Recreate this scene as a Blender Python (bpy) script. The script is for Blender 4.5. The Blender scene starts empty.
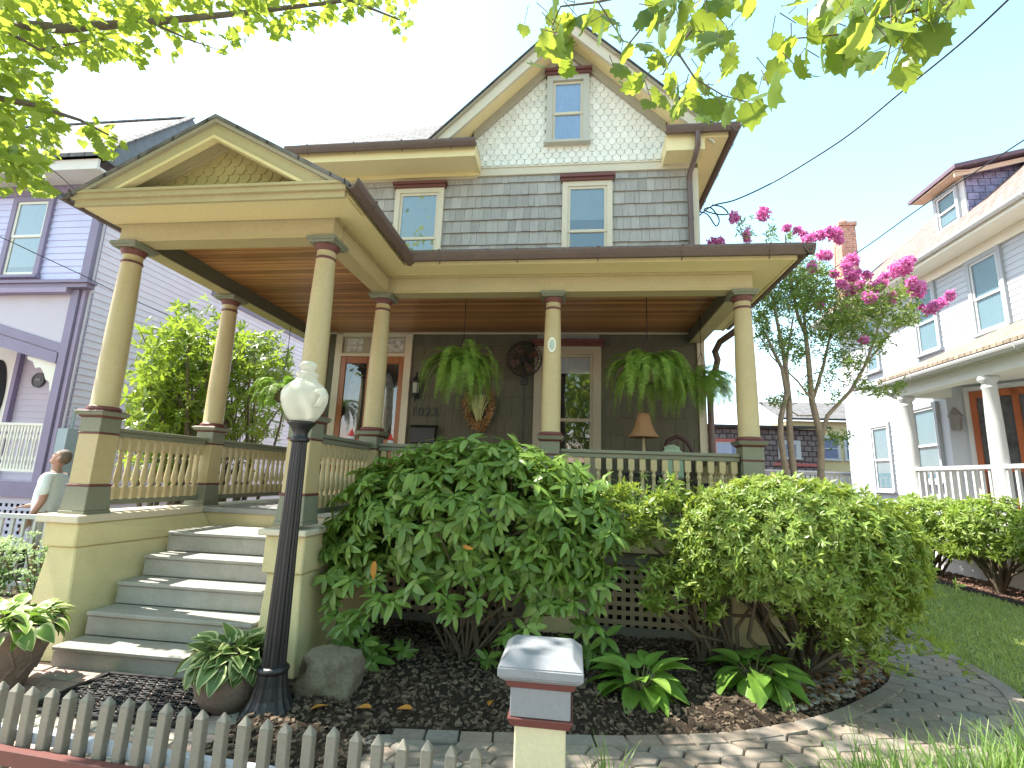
import bpy, bmesh, math, random
import numpy as np
from mathutils import Vector, Matrix
random.seed(7); rng = np.random.default_rng(7)
R = math.radians; PI = math.pi
scene = bpy.context.scene
col = scene.collection

# ------------------------------------------------------------------ camera model
F_PX, PITCH, YAW, ROLL, CAM_H = 492.5544, 0.1863, -0.1256, 0.037, 1.5589
def ray(px, py):
    u = (px-512)/F_PX; v = (py-384)/F_PX
    c, s = math.cos(ROLL), math.sin(ROLL); u, v = c*u+s*v, -s*u+c*v
    c, s = math.cos(PITCH), math.sin(PITCH); ry = c+s*v; rz = s-c*v
    c, s = math.cos(YAW), math.sin(YAW)
    return (c*u+s*ry, -s*u+c*ry, rz)
def at(px, py, **k):                       # the point of a named plane that lies along a line of sight
    d = ray(px, py); a, v = list(k.items())[0]; i = 'xyz'.index(a)
    t = (v-(0, 0, CAM_H)[i])/d[i]
    return (t*d[0], t*d[1], CAM_H+t*d[2])
def far(px, py, dist):
    d = Vector(ray(px, py)).normalized()*dist
    return (d.x, d.y, d.z+CAM_H)

# ------------------------------------------------------------------ materials
def nt(name):
    m = bpy.data.materials.new(name); m.use_nodes = True
    t = m.node_tree; t.nodes.clear()
    return m, t, t.nodes, t.links
def mat(name, c, rough=.6, var=.12, scale=3., fine=60., bump=.0, spec=.35, stain=None, stain_amt=.35, metallic=0., stretch=None):
    m, t, N, L = nt(name)
    out = N.new('ShaderNodeOutputMaterial'); b = N.new('ShaderNodeBsdfPrincipled')
    L.new(b.outputs[0], out.inputs[0])
    b.inputs['Roughness'].default_value = rough; b.inputs['Specular IOR Level'].default_value = spec
    b.inputs['Metallic'].default_value = metallic
    tc = N.new('ShaderNodeTexCoord'); mp = N.new('ShaderNodeMapping'); L.new(tc.outputs['Object'], mp.inputs[0])
    if stretch: mp.inputs['Scale'].default_value = stretch
    n1 = N.new('ShaderNodeTexNoise'); n1.inputs['Scale'].default_value = scale; n1.inputs['Detail'].default_value = 5
    n2 = N.new('ShaderNodeTexNoise'); n2.inputs['Scale'].default_value = fine; n2.inputs['Detail'].default_value = 4
    L.new(mp.outputs[0], n1.inputs[0]); L.new(mp.outputs[0], n2.inputs[0])
    add = N.new('ShaderNodeMath'); add.operation = 'ADD'; L.new(n1.outputs[0], add.inputs[0]); L.new(n2.outputs[0], add.inputs[1])
    rm = N.new('ShaderNodeMapRange'); L.new(add.outputs[0], rm.inputs[0])
    rm.inputs[1].default_value = .6; rm.inputs[2].default_value = 1.4
    rm.inputs[3].default_value = 1-var; rm.inputs[4].default_value = 1+var
    mx = N.new('ShaderNodeMix'); mx.data_type = 'RGBA'; mx.blend_type = 'MULTIPLY'; mx.inputs[0].default_value = 1
    mx.inputs[6].default_value = (*c, 1); L.new(rm.outputs[0], mx.inputs[7])
    last = mx.outputs[2]
    if stain:
        n3 = N.new('ShaderNodeTexNoise'); n3.inputs['Scale'].default_value = 1.7; n3.inputs['Detail'].default_value = 8; n3.inputs['Roughness'].default_value = .65
        L.new(tc.outputs['Object'], n3.inputs[0])
        r2 = N.new('ShaderNodeMapRange'); L.new(n3.outputs[0], r2.inputs[0]); r2.inputs[1].default_value = .5; r2.inputs[2].default_value = .72; r2.inputs[4].default_value = stain_amt
        m2 = N.new('ShaderNodeMix'); m2.data_type = 'RGBA'; L.new(r2.outputs[0], m2.inputs[0]); L.new(last, m2.inputs[6]); m2.inputs[7].default_value = (*stain, 1)
        last = m2.outputs[2]
    L.new(last, b.inputs['Base Color'])
    if bump:
        bp = N.new('ShaderNodeBump'); bp.inputs['Strength'].default_value = bump; bp.inputs['Distance'].default_value = .01
        L.new(n2.outputs[0], bp.inputs['Height']); L.new(bp.outputs[0], b.inputs['Normal'])
    return m
def island_mat(name, cols, rough=.7, var=.15, fine=40., bump=.3, spec=.25, stretch=None):
    """each separate piece (shingle, paver, chip) takes its own tone"""
    m = mat(name, (1, 1, 1), rough, var, 4., fine, bump, spec, stretch=stretch)
    t = m.node_tree; N = t.nodes; L = t.links
    g = N.new('ShaderNodeNewGeometry'); cr = N.new('ShaderNodeValToRGB'); L.new(g.outputs['Random Per Island'], cr.inputs[0])
    e = cr.color_ramp.elements
    while len(e) < len(cols): e.new(.5)
    for i, c in enumerate(cols): e[i].position = i/(len(cols)-1); e[i].color = (*c, 1)
    mx = [n for n in N if n.type == 'MIX'][0]; L.new(cr.outputs[0], mx.inputs[6])
    return m
def leaf_mat(name, cols, tcol, trans=.35, rough=.42, spec=.4, vein=.0):
    m, t, N, L = nt(name)
    out = N.new('ShaderNodeOutputMaterial'); b = N.new('ShaderNodeBsdfPrincipled'); tr = N.new('ShaderNodeBsdfTranslucent')
    mix = N.new('ShaderNodeMixShader'); mix.inputs[0].default_value = trans
    L.new(b.outputs[0], mix.inputs[1]); L.new(tr.outputs[0], mix.inputs[2]); L.new(mix.outputs[0], out.inputs[0])
    b.inputs['Roughness'].default_value = rough; b.inputs['Specular IOR Level'].default_value = spec
    g = N.new('ShaderNodeNewGeometry'); cr = N.new('ShaderNodeValToRGB'); L.new(g.outputs['Random Per Island'], cr.inputs[0])
    e = cr.color_ramp.elements
    while len(e) < len(cols): e.new(.5)
    for i, c in enumerate(cols): e[i].position = i/(len(cols)-1); e[i].color = (*c, 1)
    tc = N.new('ShaderNodeTexCoord'); n = N.new('ShaderNodeTexNoise'); n.inputs['Scale'].default_value = 14; n.inputs['Detail'].default_value = 3
    L.new(tc.outputs['Object'], n.inputs[0])
    rm = N.new('ShaderNodeMapRange'); L.new(n.outputs[0], rm.inputs[0]); rm.inputs[1].default_value = .3; rm.inputs[2].default_value = .7; rm.inputs[3].default_value = .8; rm.inputs[4].default_value = 1.2
    mx = N.new('ShaderNodeMix'); mx.data_type = 'RGBA'; mx.blend_type = 'MULTIPLY'; mx.inputs[0].default_value = 1
    L.new(cr.outputs[0], mx.inputs[6]); L.new(rm.outputs[0], mx.inputs[7]); L.new(mx.outputs[2], b.inputs['Base Color'])
    m2 = N.new('ShaderNodeMix'); m2.data_type = 'RGBA'; m2.inputs[0].default_value = .6; L.new(cr.outputs[0], m2.inputs[6]); m2.inputs[7].default_value = (*tcol, 1)
    L.new(m2.outputs[2], tr.inputs[0])
    return m
def glass_mat(name, tint=(.9, .95, 1), refl=.3, rough=.02, wav=.0, fres=True):
    m, t, N, L = nt(name)
    out = N.new('ShaderNodeOutputMaterial'); a = N.new('ShaderNodeBsdfTransparent'); g = N.new('ShaderNodeBsdfGlossy')
    a.inputs[0].default_value = (*tint, 1); g.inputs['Roughness'].default_value = rough
    fr = N.new('ShaderNodeFresnel'); fr.inputs[0].default_value = 1.5
    ad = N.new('ShaderNodeMath'); ad.operation = 'ADD'; ad.inputs[1].default_value = refl; ad.use_clamp = True; L.new(fr.outputs[0], ad.inputs[0])
    mix = N.new('ShaderNodeMixShader'); (L.new(ad.outputs[0], mix.inputs[0]) if fres else setattr(mix.inputs[0], 'default_value', refl)); L.new(a.outputs[0], mix.inputs[1]); L.new(g.outputs[0], mix.inputs[2])
    L.new(mix.outputs[0], out.inputs[0])
    if wav:
        n = N.new('ShaderNodeTexNoise'); n.inputs['Scale'].default_value = 2.5; tc = N.new('ShaderNodeTexCoord'); L.new(tc.outputs['Object'], n.inputs[0])
        bp = N.new('ShaderNodeBump'); bp.inputs['Strength'].default_value = wav; bp.inputs['Distance'].default_value = .02; L.new(n.outputs[0], bp.inputs['Height']); L.new(bp.outputs[0], g.inputs['Normal'])
    return m
def brick_mat(name, c1, c2, mortar, bw, bh, rough=.8, ms=.02, bump=.6, rot=(0, 0, 0), coord='Object', var=.35):
    m, t, N, L = nt(name)
    out = N.new('ShaderNodeOutputMaterial'); b = N.new('ShaderNodeBsdfPrincipled'); L.new(b.outputs[0], out.inputs[0]); b.inputs['Roughness'].default_value = rough; b.inputs['Specular IOR Level'].default_value = .25
    tc = N.new('ShaderNodeTexCoord'); mp = N.new('ShaderNodeMapping'); mp.inputs['Rotation'].default_value = rot; L.new(tc.outputs[coord], mp.inputs[0])
    br = N.new('ShaderNodeTexBrick'); L.new(mp.outputs[0], br.inputs[0])
    br.inputs['Scale'].default_value = 1; br.inputs['Brick Width'].default_value = bw; br.inputs['Row Height'].default_value = bh
    br.inputs['Mortar Size'].default_value = ms; br.inputs['Mortar Smooth'].default_value = .2
    br.inputs['Color1'].default_value = (*c1, 1); br.inputs['Color2'].default_value = (*c2, 1); br.inputs['Mortar'].default_value = (*mortar, 1)
    n = N.new('ShaderNodeTexNoise'); n.inputs['Scale'].default_value = 9; n.inputs['Detail'].default_value = 6; L.new(tc.outputs['Object'], n.inputs[0])
    rm = N.new('ShaderNodeMapRange'); L.new(n.outputs[0], rm.inputs[0]); rm.inputs[1].default_value = .3; rm.inputs[2].default_value = .7; rm.inputs[3].default_value = 1-var; rm.inputs[4].default_value = 1+var
    mx = N.new('ShaderNodeMix'); mx.data_type = 'RGBA'; mx.blend_type = 'MULTIPLY'; mx.inputs[0].default_value = 1
    L.new(br.outputs[0], mx.inputs[6]); L.new(rm.outputs[0], mx.inputs[7]); L.new(mx.outputs[2], b.inputs['Base Color'])
    bp = N.new('ShaderNodeBump'); bp.inputs['Strength'].default_value = bump; bp.inputs['Distance'].default_value = .01; bp.invert = True
    L.new(br.outputs['Fac'], bp.inputs['Height']); L.new(bp.outputs[0], b.inputs['Normal'])
    return m
def plank_mat(name, c1, c2, gap, width, rough=.35, spec=.5, axis=1):
    """varnished boards running along x, board joints every `width` along y"""
    m, t, N, L = nt(name)
    out = N.new('ShaderNodeOutputMaterial'); b = N.new('ShaderNodeBsdfPrincipled'); L.new(b.outputs[0], out.inputs[0]); b.inputs['Roughness'].default_value = rough; b.inputs['Specular IOR Level'].default_value = spec
    tc = N.new('ShaderNodeTexCoord'); sx = N.new('ShaderNodeSeparateXYZ'); L.new(tc.outputs['Object'], sx.inputs[0])
    dv = N.new('ShaderNodeMath'); dv.operation = 'DIVIDE'; dv.inputs[1].default_value = width; L.new(sx.outputs[axis], dv.inputs[0])
    fl = N.new('ShaderNodeMath'); fl.operation = 'FLOOR'; L.new(dv.outputs[0], fl.inputs[0])
    fc = N.new('ShaderNodeMath'); fc.operation = 'FRACT'; L.new(dv.outputs[0], fc.inputs[0])
    wn = N.new('ShaderNodeTexWhiteNoise'); wn.noise_dimensions = '1D'; L.new(fl.outputs[0], wn.inputs['W'])
    mp = N.new('ShaderNodeMapping'); mp.inputs['Scale'].default_value = (1.5, 40, 1.5) if axis == 1 else (40, 1.5, 1.5); L.new(tc.outputs['Object'], mp.inputs[0])
    ns = N.new('ShaderNodeTexNoise'); ns.inputs['Scale'].default_value = 1; ns.inputs['Detail'].default_value = 6; L.new(mp.outputs[0], ns.inputs[0])
    ad = N.new('ShaderNodeMath'); ad.operation = 'MULTIPLY_ADD'; ad.inputs[1].default_value = .55; L.new(wn.outputs[0], ad.inputs[0]); L.new(ns.outputs[0], ad.inputs[2])
    cr = N.new('ShaderNodeMapRange'); cr.inputs[1].default_value = .4; cr.inputs[2].default_value = 1.1; L.new(ad.outputs[0], cr.inputs[0])
    mx = N.new('ShaderNodeMix'); mx.data_type = 'RGBA'; L.new(cr.outputs[0], mx.inputs[0]); mx.inputs[6].default_value = (*c1, 1); mx.inputs[7].default_value = (*c2, 1)
    gp = N.new('ShaderNodeMath'); gp.operation = 'LESS_THAN'; gp.inputs[1].default_value = .09; L.new(fc.outputs[0], gp.inputs[0])
    m2 = N.new('ShaderNodeMix'); m2.data_type = 'RGBA'; L.new(gp.outputs[0], m2.inputs[0]); L.new(mx.outputs[2], m2.inputs[6]); m2.inputs[7].default_value = (*gap, 1)
    L.new(m2.outputs[2], b.inputs['Base Color'])
    bp = N.new('ShaderNodeBump'); bp.inputs['Strength'].default_value = .5; bp.inputs['Distance'].default_value = .008; bp.invert = True; L.new(gp.outputs[0], bp.inputs['Height']); L.new(bp.outputs[0], b.inputs['Normal'])
    return m

M = {}
M['tan'] = mat('tan_paint', (.46, .39, .22), .5, .10, 2.5, 30, .05, stain=(.33, .27, .13), stain_amt=.3)
M['column'] = mat('column_paint', (.455, .37, .195), .45, .08, 3, 30, .03, stain=(.40, .33, .15), stain_amt=.25)
M['cream'] = mat('cream_paint', (.74, .62, .33), .5, .07, 2, 30, .04)
M['trim'] = mat('pale_trim_paint', (.58, .515, .385), .5, .07, 2, 40, .04)
M['taupe'] = mat('taupe_paint', (.36, .32, .235), .5, .08, 2, 40, .04)
M['maroon'] = mat('maroon_paint', (.14, .05, .042), .5, .12, 5, 40, .03)
M['sage'] = mat('sage_paint', (.19, .195, .135), .5, .12, 4, 40, .05)
M['olive'] = mat('dark_olive', (.115, .112, .075), .5, .12, 4, 40, .04)
M['stucco'] = mat('yellow_stucco', (.60, .525, .29), .85, .12, 3, 90, .5, stain=(.36, .33, .17), stain_amt=.45, spec=.2)
M['stairs'] = mat('grey_green_stair_paint', (.295, .285, .25), .6, .16, 4, 60, .15, stain=(.15, .17, .10), stain_amt=.55)
M['floorp'] = mat('porch_floor_paint', (.25, .25, .23), .5, .12, 4, 60, .1)
M['gutter'] = mat('brown_gutter', (.115, .075, .062), .4, .2, 3, 30, .05, spec=.5, stain=(.2, .14, .11), stain_amt=.3)
M['dark'] = mat('dark_void', (.012, .012, .012), .9)
M['shake'] = island_mat('weathered_shakes', [(.285, .268, .242), (.37, .35, .315), (.325, .308, .278), (.41, .388, .35)], .85, .16, 30, .5, stretch=(6, 6, 1))
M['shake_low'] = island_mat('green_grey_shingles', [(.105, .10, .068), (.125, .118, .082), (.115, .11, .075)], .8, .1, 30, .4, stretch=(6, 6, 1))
M['scale'] = island_mat('fish_scale_shingles', [(.68, .65, .56), (.74, .71, .62), (.79, .75, .66)], .75, .08, 40, .3)
M['tanscale'] = island_mat('tan_scale_shingles', [(.46, .375, .165), (.5, .41, .185)], .7, .08, 40, .3)
M['roof'] = brick_mat('grey_roof_shingles', (.14, .135, .135), (.18, .172, .168), (.06, .058, .056), .3, .14, .9, .012, .8)
M['beadboard'] = plank_mat('varnished_beadboard', (.21, .082, .028), (.54, .26, .10), (.03, .012, .005), .085)
M['glass'] = glass_mat('window_glass', refl=.18, wav=.08)
M['dimglass'] = glass_mat('porch_window_glass', refl=.10, wav=.1)
M['clearglass'] = glass_mat('door_glass', refl=.10)
M['lace'] = mat('lace_curtain', (.62, .62, .6), .9, .12, 8, 50)
M['bluelace'] = mat('pale_blue_curtain', (.42, .5, .72), .9, .12, 8, 50)
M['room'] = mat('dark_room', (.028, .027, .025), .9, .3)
M['blind'] = mat('window_blind', (.32, .36, .36), .8, .1)
M['doorwood'] = mat('orange_door_wood', (.30, .105, .032), .35, .25, 2, 20, .05, spec=.5, stretch=(8, 8, 1))
M['iron'] = mat('black_iron', (.014, .014, .015), .42, .3, 6, 80, .25, spec=.5)
M['frost'] = None
M['green_grey'] = mat('picket_paint', (.225, .205, .165), .6, .14, 5, 60, .2, stain=(.2, .2, .15), stain_amt=.4)
M['caplead'] = mat('grey_cap_paint', (.21, .22, .235), .5, .1, 6, 70, .1, stain=(.22, .23, .21), stain_amt=.4)
M['postcream'] = mat('cream_post_paint', (.55, .51, .33), .6, .1, 4, 60, .1)
M['lilac'] = mat('lilac_clapboard', (.78, .70, .81), .6, .08, 3, 60, .05)
M['periwinkle'] = mat('periwinkle_clapboard', (.58, .58, .8), .6, .08, 3, 60, .05)
M['purple'] = mat('dull_purple_trim', (.25, .21, .31), .55, .12, 3, 60, .03)
M['lilacpanel'] = mat('lilac_panel', (.56, .51, .57), .6, .05)
M['ivory'] = mat('ivory_gingerbread', (.78, .76, .66), .5, .06)
M['white'] = mat('white_paint', (.52, .52, .515), .55, .05, 2, 50, .03)
M['whiteclap'] = mat('white_clapboard', (.43, .45, .48), .6, .05, 2, 50, .03)
M['palegrey'] = mat('pale_grey_trim', (.5, .5, .49), .55, .06)
M['pinkroof'] = brick_mat('pinkish_roof_shingles', (.20, .135, .12), (.26, .18, .155), (.10, .07, .065), .3, .16, .9, .015, .6)
M['tanroof'] = brick_mat('tan_porch_shingles', (.22, .18, .135), (.28, .23, .18), (.12, .095, .07), .3, .14, .9, .015, .6)
M['slate'] = brick_mat('blue_grey_slates', (.2, .2, .32), (.26, .25, .38), (.08, .08, .13), .3, .2, .7, .012, .6, rot=(R(90), 0, 0))
M['brick'] = brick_mat('red_chimney_brick', (.42, .16, .10), (.5, .22, .15), (.45, .38, .32), .22, .075, .9, .012, .5, rot=(R(90), 0, 0))
M['soil'] = mat('bare_soil', (.055, .042, .03), .95, .4, 3, 40, .6, spec=.1)
M['mulch'] = mat('dark_mulch', (.028, .021, .015), .95, .5, 8, 70, .8, spec=.1)
M['mulch_chip'] = island_mat('mulch_chips', [(.04, .03, .022), (.085, .06, .042), (.17, .13, .09), (.055, .042, .032)], .9, .2, 50, .2, spec=.1)
M['redmulch'] = mat('red_brown_mulch', (.17, .10, .075), .95, .4, 8, 70, .8, spec=.1)
M['paver'] = island_mat('worn_pavers', [(.165, .142, .115), (.215, .172, .132), (.24, .20, .158), (.19, .175, .15), (.26, .2, .155)], .85, .22, 25, .5)
M['joint'] = mat('paver_joint_sand', (.07, .062, .05), .95, .3, 8, 80, .4)
M['brickpath'] = island_mat('pink_brick_pavers', [(.40, .29, .24), (.33, .24, .20), (.36, .33, .27), (.28, .27, .21)], .85, .2, 25, .4)
M['lawn'] = mat('lawn_soil', (.16, .19, .07), .95, .35, 3, 50, .4, spec=.1)
M['grass'] = leaf_mat('grass_blades', [(.26, .33, .075), (.32, .39, .11), (.38, .42, .16)], (.5, .62, .12), .3, .5)
M['stone'] = mat('grey_green_boulder', (.17, .145, .105), .85, .35, 6, 40, .8, stain=(.12, .13, .06), stain_amt=.5, spec=.2)
M['pebble'] = island_mat('river_pebbles', [(.16, .14, .11), (.30, .26, .21), (.22, .2, .18), (.4, .36, .3)], .7, .15, 40, .2)
M['rubber'] = mat('black_rubber', (.012, .011, .012), .6, .2)
M['pot'] = mat('weathered_terracotta', (.21, .155, .12), .85, .3, 6, 40, .4, stain=(.12, .11, .09), stain_amt=.5)
M['concrete'] = mat('grey_slab_concrete', (.36, .36, .38), .85, .15, 4, 60, .3)
M['skin'] = mat('skin', (.38, .22, .16), .55, .08)
M['shirt'] = mat('pale_tee_shirt', (.72, .76, .8), .85, .06)
M['trouser'] = mat('pale_grey_shorts', (.5, .5, .5), .85, .08)
M['hair'] = mat('grey_brown_hair', (.14, .105, .085), .7, .3, 30, 120)
M['bark'] = mat('grey_bark', (.16, .13, .10), .9, .3, 5, 40, .7)
M['crepebark'] = mat('smooth_mottled_bark', (.33, .245, .175), .7, .3, 4, 20, .2, stain=(.2, .17, .14), stain_amt=.6)
M['stem'] = mat('green_brown_stem', (.15, .13, .06), .7, .25)
M['shrubwood'] = mat('shrub_wood', (.10, .076, .05), .85, .3)
M['wire'] = mat('black_cable', (.012, .013, .018), .5, .1)
M['wicker'] = island_mat('dry_vine_wreath', [(.30, .16, .06), (.42, .25, .10), (.2, .10, .04), (.5, .33, .16)], .7, .2, 40, .2)
M['shade'] = mat('brown_lamp_shade', (.36, .20, .10), .7, .15)
M['red'] = mat('red_paint', (.55, .04, .03), .4, .1)
M['redtrim'] = mat('red_window_trim', (.45, .13, .11), .6, .1)
M['brownscale'] = brick_mat('brown_grey_wall_shingles', (.17, .13, .125), (.24, .19, .19), (.06, .05, .05), .35, .25, .9, .03, .6, rot=(R(90), 0, 0))
M['yellowwall'] = mat('pale_yellow_wall', (.62, .52, .28), .7, .05)
# foliage
M['sycamore'] = leaf_mat('near_tree_leaf', [(.07, .14, .025), (.10, .18, .03), (.15, .22, .04)], (.55, .64, .06), .5, .42, .4)
M['rhodo'] = leaf_mat('rhododendron_leaf', [(.09, .165, .03), (.125, .215, .04), (.16, .26, .05), (.205, .30, .065)], (.34, .52, .05), .32, .36, .4)
M['azalea'] = leaf_mat('azalea_leaf', [(.12, .20, .03), (.165, .26, .042), (.21, .30, .055), (.265, .32, .08)], (.5, .58, .06), .36, .4, .5)
M['maple'] = leaf_mat('maple_leaf', [(.085, .17, .028), (.12, .21, .033), (.17, .25, .042)], (.6, .7, .07), .52, .42, .4)
M['fern'] = leaf_mat('fern_frond', [(.14, .24, .035), (.19, .30, .045), (.24, .35, .06)], (.22, .48, .04), .3, .5, .3)
M['hosta'] = leaf_mat('hosta_leaf', [(.12, .22, .035), (.15, .27, .045), (.19, .30, .06)], (.3, .5, .05), .3, .35, .5)
M['hostablue'] = leaf_mat('hosta_leaf_dark', [(.09, .16, .045), (.12, .19, .055), (.14, .21, .06)], (.2, .36, .05), .25, .4, .5)
M['hostarim'] = mat('hosta_leaf_margin', (.42, .45, .2), .5, .1)
M['laurel'] = leaf_mat('side_shrub_leaf', [(.12, .2, .03), (.17, .26, .035), (.22, .29, .045)], (.45, .6, .05), .42, .35, .5)
M['crepe'] = leaf_mat('crepe_leaf', [(.08, .14, .04), (.11, .18, .045), (.18, .24, .05), (.26, .29, .06)], (.3, .45, .04), .35, .45, .4)
M['bloom'] = leaf_mat('magenta_petals', [(.60, .13, .38), (.72, .26, .52), (.8, .42, .66)], (.8, .15, .55), .35, .6, .2)
M['sedum'] = leaf_mat('sedum_leaf', [(.10, .19, .07), (.15, .26, .10), (.24, .36, .15)], (.3, .5, .15), .3, .5, .3)
M['hedge'] = leaf_mat('hedge_leaf', [(.16, .24, .035), (.21, .31, .05), (.27, .34, .07)], (.35, .5, .05), .35, .4, .4)
M['deadleaf'] = leaf_mat('fallen_leaf', [(.62, .38, .03), (.55, .25, .04), (.42, .17, .05)], (.7, .4, .05), .3, .5, .3)
M['litter'] = leaf_mat('leaf_litter', [(.13, .065, .03), (.22, .11, .05), (.32, .19, .10)], (.3, .15, .05), .15, .6, .2)
M['blade'] = leaf_mat('ornamental_grass_blade', [(.10, .2, .03), (.16, .27, .05), (.25, .33, .12)], (.4, .55, .1), .35, .45, .4)
def frosted():
    m, t, N, L = nt('frosted_globe_glass'); out = N.new('ShaderNodeOutputMaterial'); b = N.new('ShaderNodeBsdfPrincipled'); tr = N.new('ShaderNodeBsdfTranslucent'); tp = N.new('ShaderNodeBsdfTransparent')
    b.inputs['Base Color'].default_value = (.72, .71, .62, 1); b.inputs['Roughness'].default_value = .2; b.inputs['Specular IOR Level'].default_value = .6
    tr.inputs[0].default_value = (.85, .85, .76, 1)
    a = N.new('ShaderNodeMixShader'); a.inputs[0].default_value = .5; L.new(b.outputs[0], a.inputs[1]); L.new(tr.outputs[0], a.inputs[2])
    c = N.new('ShaderNodeMixShader'); c.inputs[0].default_value = .18; L.new(a.outputs[0], c.inputs[1]); L.new(tp.outputs[0], c.inputs[2]); L.new(c.outputs[0], out.inputs[0])
    return m
M['frost'] = frosted()

# ------------------------------------------------------------------ mesh builder
class MB:
    def __init__(s): s.v = []; s.f = []; s.m = []; s.s = []
    def add(s, vs, fs, m=0, sm=False):
        o = len(s.v); s.v.extend([tuple(p) for p in vs])
        for f in fs: s.f.append([i+o for i in f]); s.m.append(m); s.s.append(sm)
        return s
    def box(s, x0, x1, y0, y1, z0, z1, m=0):
        if x0 > x1: x0, x1 = x1, x0
        if y0 > y1: y0, y1 = y1, y0
        if z0 > z1: z0, z1 = z1, z0
        return s.add([(x0,y0,z0),(x1,y0,z0),(x1,y1,z0),(x0,y1,z0),(x0,y0,z1),(x1,y0,z1),(x1,y1,z1),(x0,y1,z1)],
                     [(3,2,1,0),(4,5,6,7),(0,1,5,4),(1,2,6,5),(2,3,7,6),(3,0,4,7)], m)
    def frustum(s, cx, cy, z0, z1, h0, h1, m=0, k0=None, k1=None):
        k0 = k0 or h0; k1 = k1 or h1
        return s.add([(cx-h0,cy-k0,z0),(cx+h0,cy-k0,z0),(cx+h0,cy+k0,z0),(cx-h0,cy+k0,z0),(cx-h1,cy-k1,z1),(cx+h1,cy-k1,z1),(cx+h1,cy+k1,z1),(cx-h1,cy+k1,z1)],
                     [(3,2,1,0),(4,5,6,7),(0,1,5,4),(1,2,6,5),(2,3,7,6),(3,0,4,7)], m)
    def prism(s, poly, ext, m=0):
        n = len(poly); e = Vector(ext); a = [Vector(p) for p in poly]
        nrm = Vector((0,0,0))
        for i in range(n): nrm += a[i].cross(a[(i+1) % n])
        if nrm.dot(e) > 0: a = a[::-1]
        vs = a+[p+e for p in a]
        fs = [tuple(range(n)), tuple(range(2*n-1, n-1, -1))]+[((i+1) % n, i, i+n, (i+1) % n+n) for i in range(n)]
        return s.add(vs, fs, m)
    def bar(s, p, q, w, h, m=0, up=(0,0,1)):
        p = Vector(p); q = Vector(q); d = (q-p).normalized(); u = Vector(up)
        x = d.cross(u)
        if x.length < 1e-4: x = d.cross(Vector((1,0,0)))
        x.normalize(); u = x.cross(d); x = x*w/2; u = u*h/2
        return s.prism([p-x-u, p+x-u, p+x+u, p-x+u], q-p, m)
    def tube(s, pts, rad, n=8, m=0, cap=True, sm=True):
        P = [Vector(p) for p in pts]
        if not hasattr(rad, '__len__'): rad = [rad]*len(P)
        vs = []; prev = None
        for i, p in enumerate(P):
            d = (P[min(i+1, len(P)-1)]-P[max(i-1, 0)])
            if d.length < 1e-9: d = Vector((0,0,1))
            d.normalize()
            if prev is None:
                a = d.orthogonal().normalized()
            else:
                a = prev-d*prev.dot(d)
                a = a.normalized() if a.length > 1e-6 else d.orthogonal().normalized()
            prev = a; b = d.cross(a)
            for k in range(n):
                t = 2*PI*k/n; vs.append(p+(a*math.cos(t)+b*math.sin(t))*rad[i])
        fs = []
        for i in range(len(P)-1):
            for k in range(n): fs.append((i*n+k, i*n+(k+1) % n, (i+1)*n+(k+1) % n, (i+1)*n+k))
        s.add(vs, fs, m, sm)
        if cap:
            s.add(vs[:n], [tuple(range(n-1, -1, -1))], m); s.add(vs[-n:], [tuple(range(n))], m)
        return s
    def lathe(s, cx, cy, prof, n=16, sm=True, flute=0, z0=0):
        """prof: (r, z, material)"""
        vs = []
        for r, z, mm in prof:
            for k in range(n):
                t = 2*PI*k/n; rr = r*(1-(flute if (k % 2) else 0)); vs.append((cx+rr*math.cos(t), cy+rr*math.sin(t), z+z0))
        o = len(s.v); s.v.extend(vs)
        for i in range(len(prof)-1):
            for k in range(n):
                s.f.append([o+i*n+k, o+i*n+(k+1) % n, o+(i+1)*n+(k+1) % n, o+(i+1)*n+k]); s.m.append(prof[i][2]); s.s.append(sm)
        s.f.append([o+k for k in range(n-1, -1, -1)]); s.m.append(prof[0][2]); s.s.append(False)
        b = o+(len(prof)-1)*n
        s.f.append([b+k for k in range(n)]); s.m.append(prof[-1][2]); s.s.append(False)
        return s

ORIG = {}
def props(o, label=None, cat=None, group=None, kind=None):
    if label: o['label'] = label
    if cat: o['category'] = cat
    if group: o['group'] = group
    if kind: o['kind'] = kind
    return o
def rebase(o, parent, org):
    if parent is not None:
        o.parent = parent; po = ORIG[parent.name]; o.location = Vector(org)-Vector(po)
    else: o.location = org
    ORIG[o.name] = tuple(org)
def link_mesh(name, me, parent=None, org=None, **k):
    o = bpy.data.objects.new(name, me); col.objects.link(o)
    rebase(o, parent, org); return props(o, **k)
def build(name, mb, mats, parent=None, org=None, bevel=0, **k):
    """world-space shapes -> ONE mesh object; its origin is `org` or its parent's origin"""
    if not isinstance(mats, (list, tuple)): mats = [mats]
    if org is None: org = ORIG[parent.name] if parent is not None else (0, 0, 0)
    me = bpy.data.meshes.new(name)
    me.from_pydata([(x-org[0], y-org[1], z-org[2]) for x, y, z in mb.v], [], mb.f)
    me.polygons.foreach_set('material_index', mb.m); me.polygons.foreach_set('use_smooth', mb.s)
    for m in mats: me.materials.append(m)
    me.update()
    o = link_mesh(name, me, parent, org, **k)
    if bevel:
        b = o.modifiers.new('bevel', 'BEVEL'); b.width = bevel; b.segments = 1; b.limit_method = 'ANGLE'
    return o
def thing(name, label, cat, loc=(0,0,0), group=None):
    o = bpy.data.objects.new(name, None); col.objects.link(o); o.empty_display_size = .2
    o.location = loc; ORIG[o.name] = tuple(loc)
    return props(o, label, cat, group)
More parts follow.
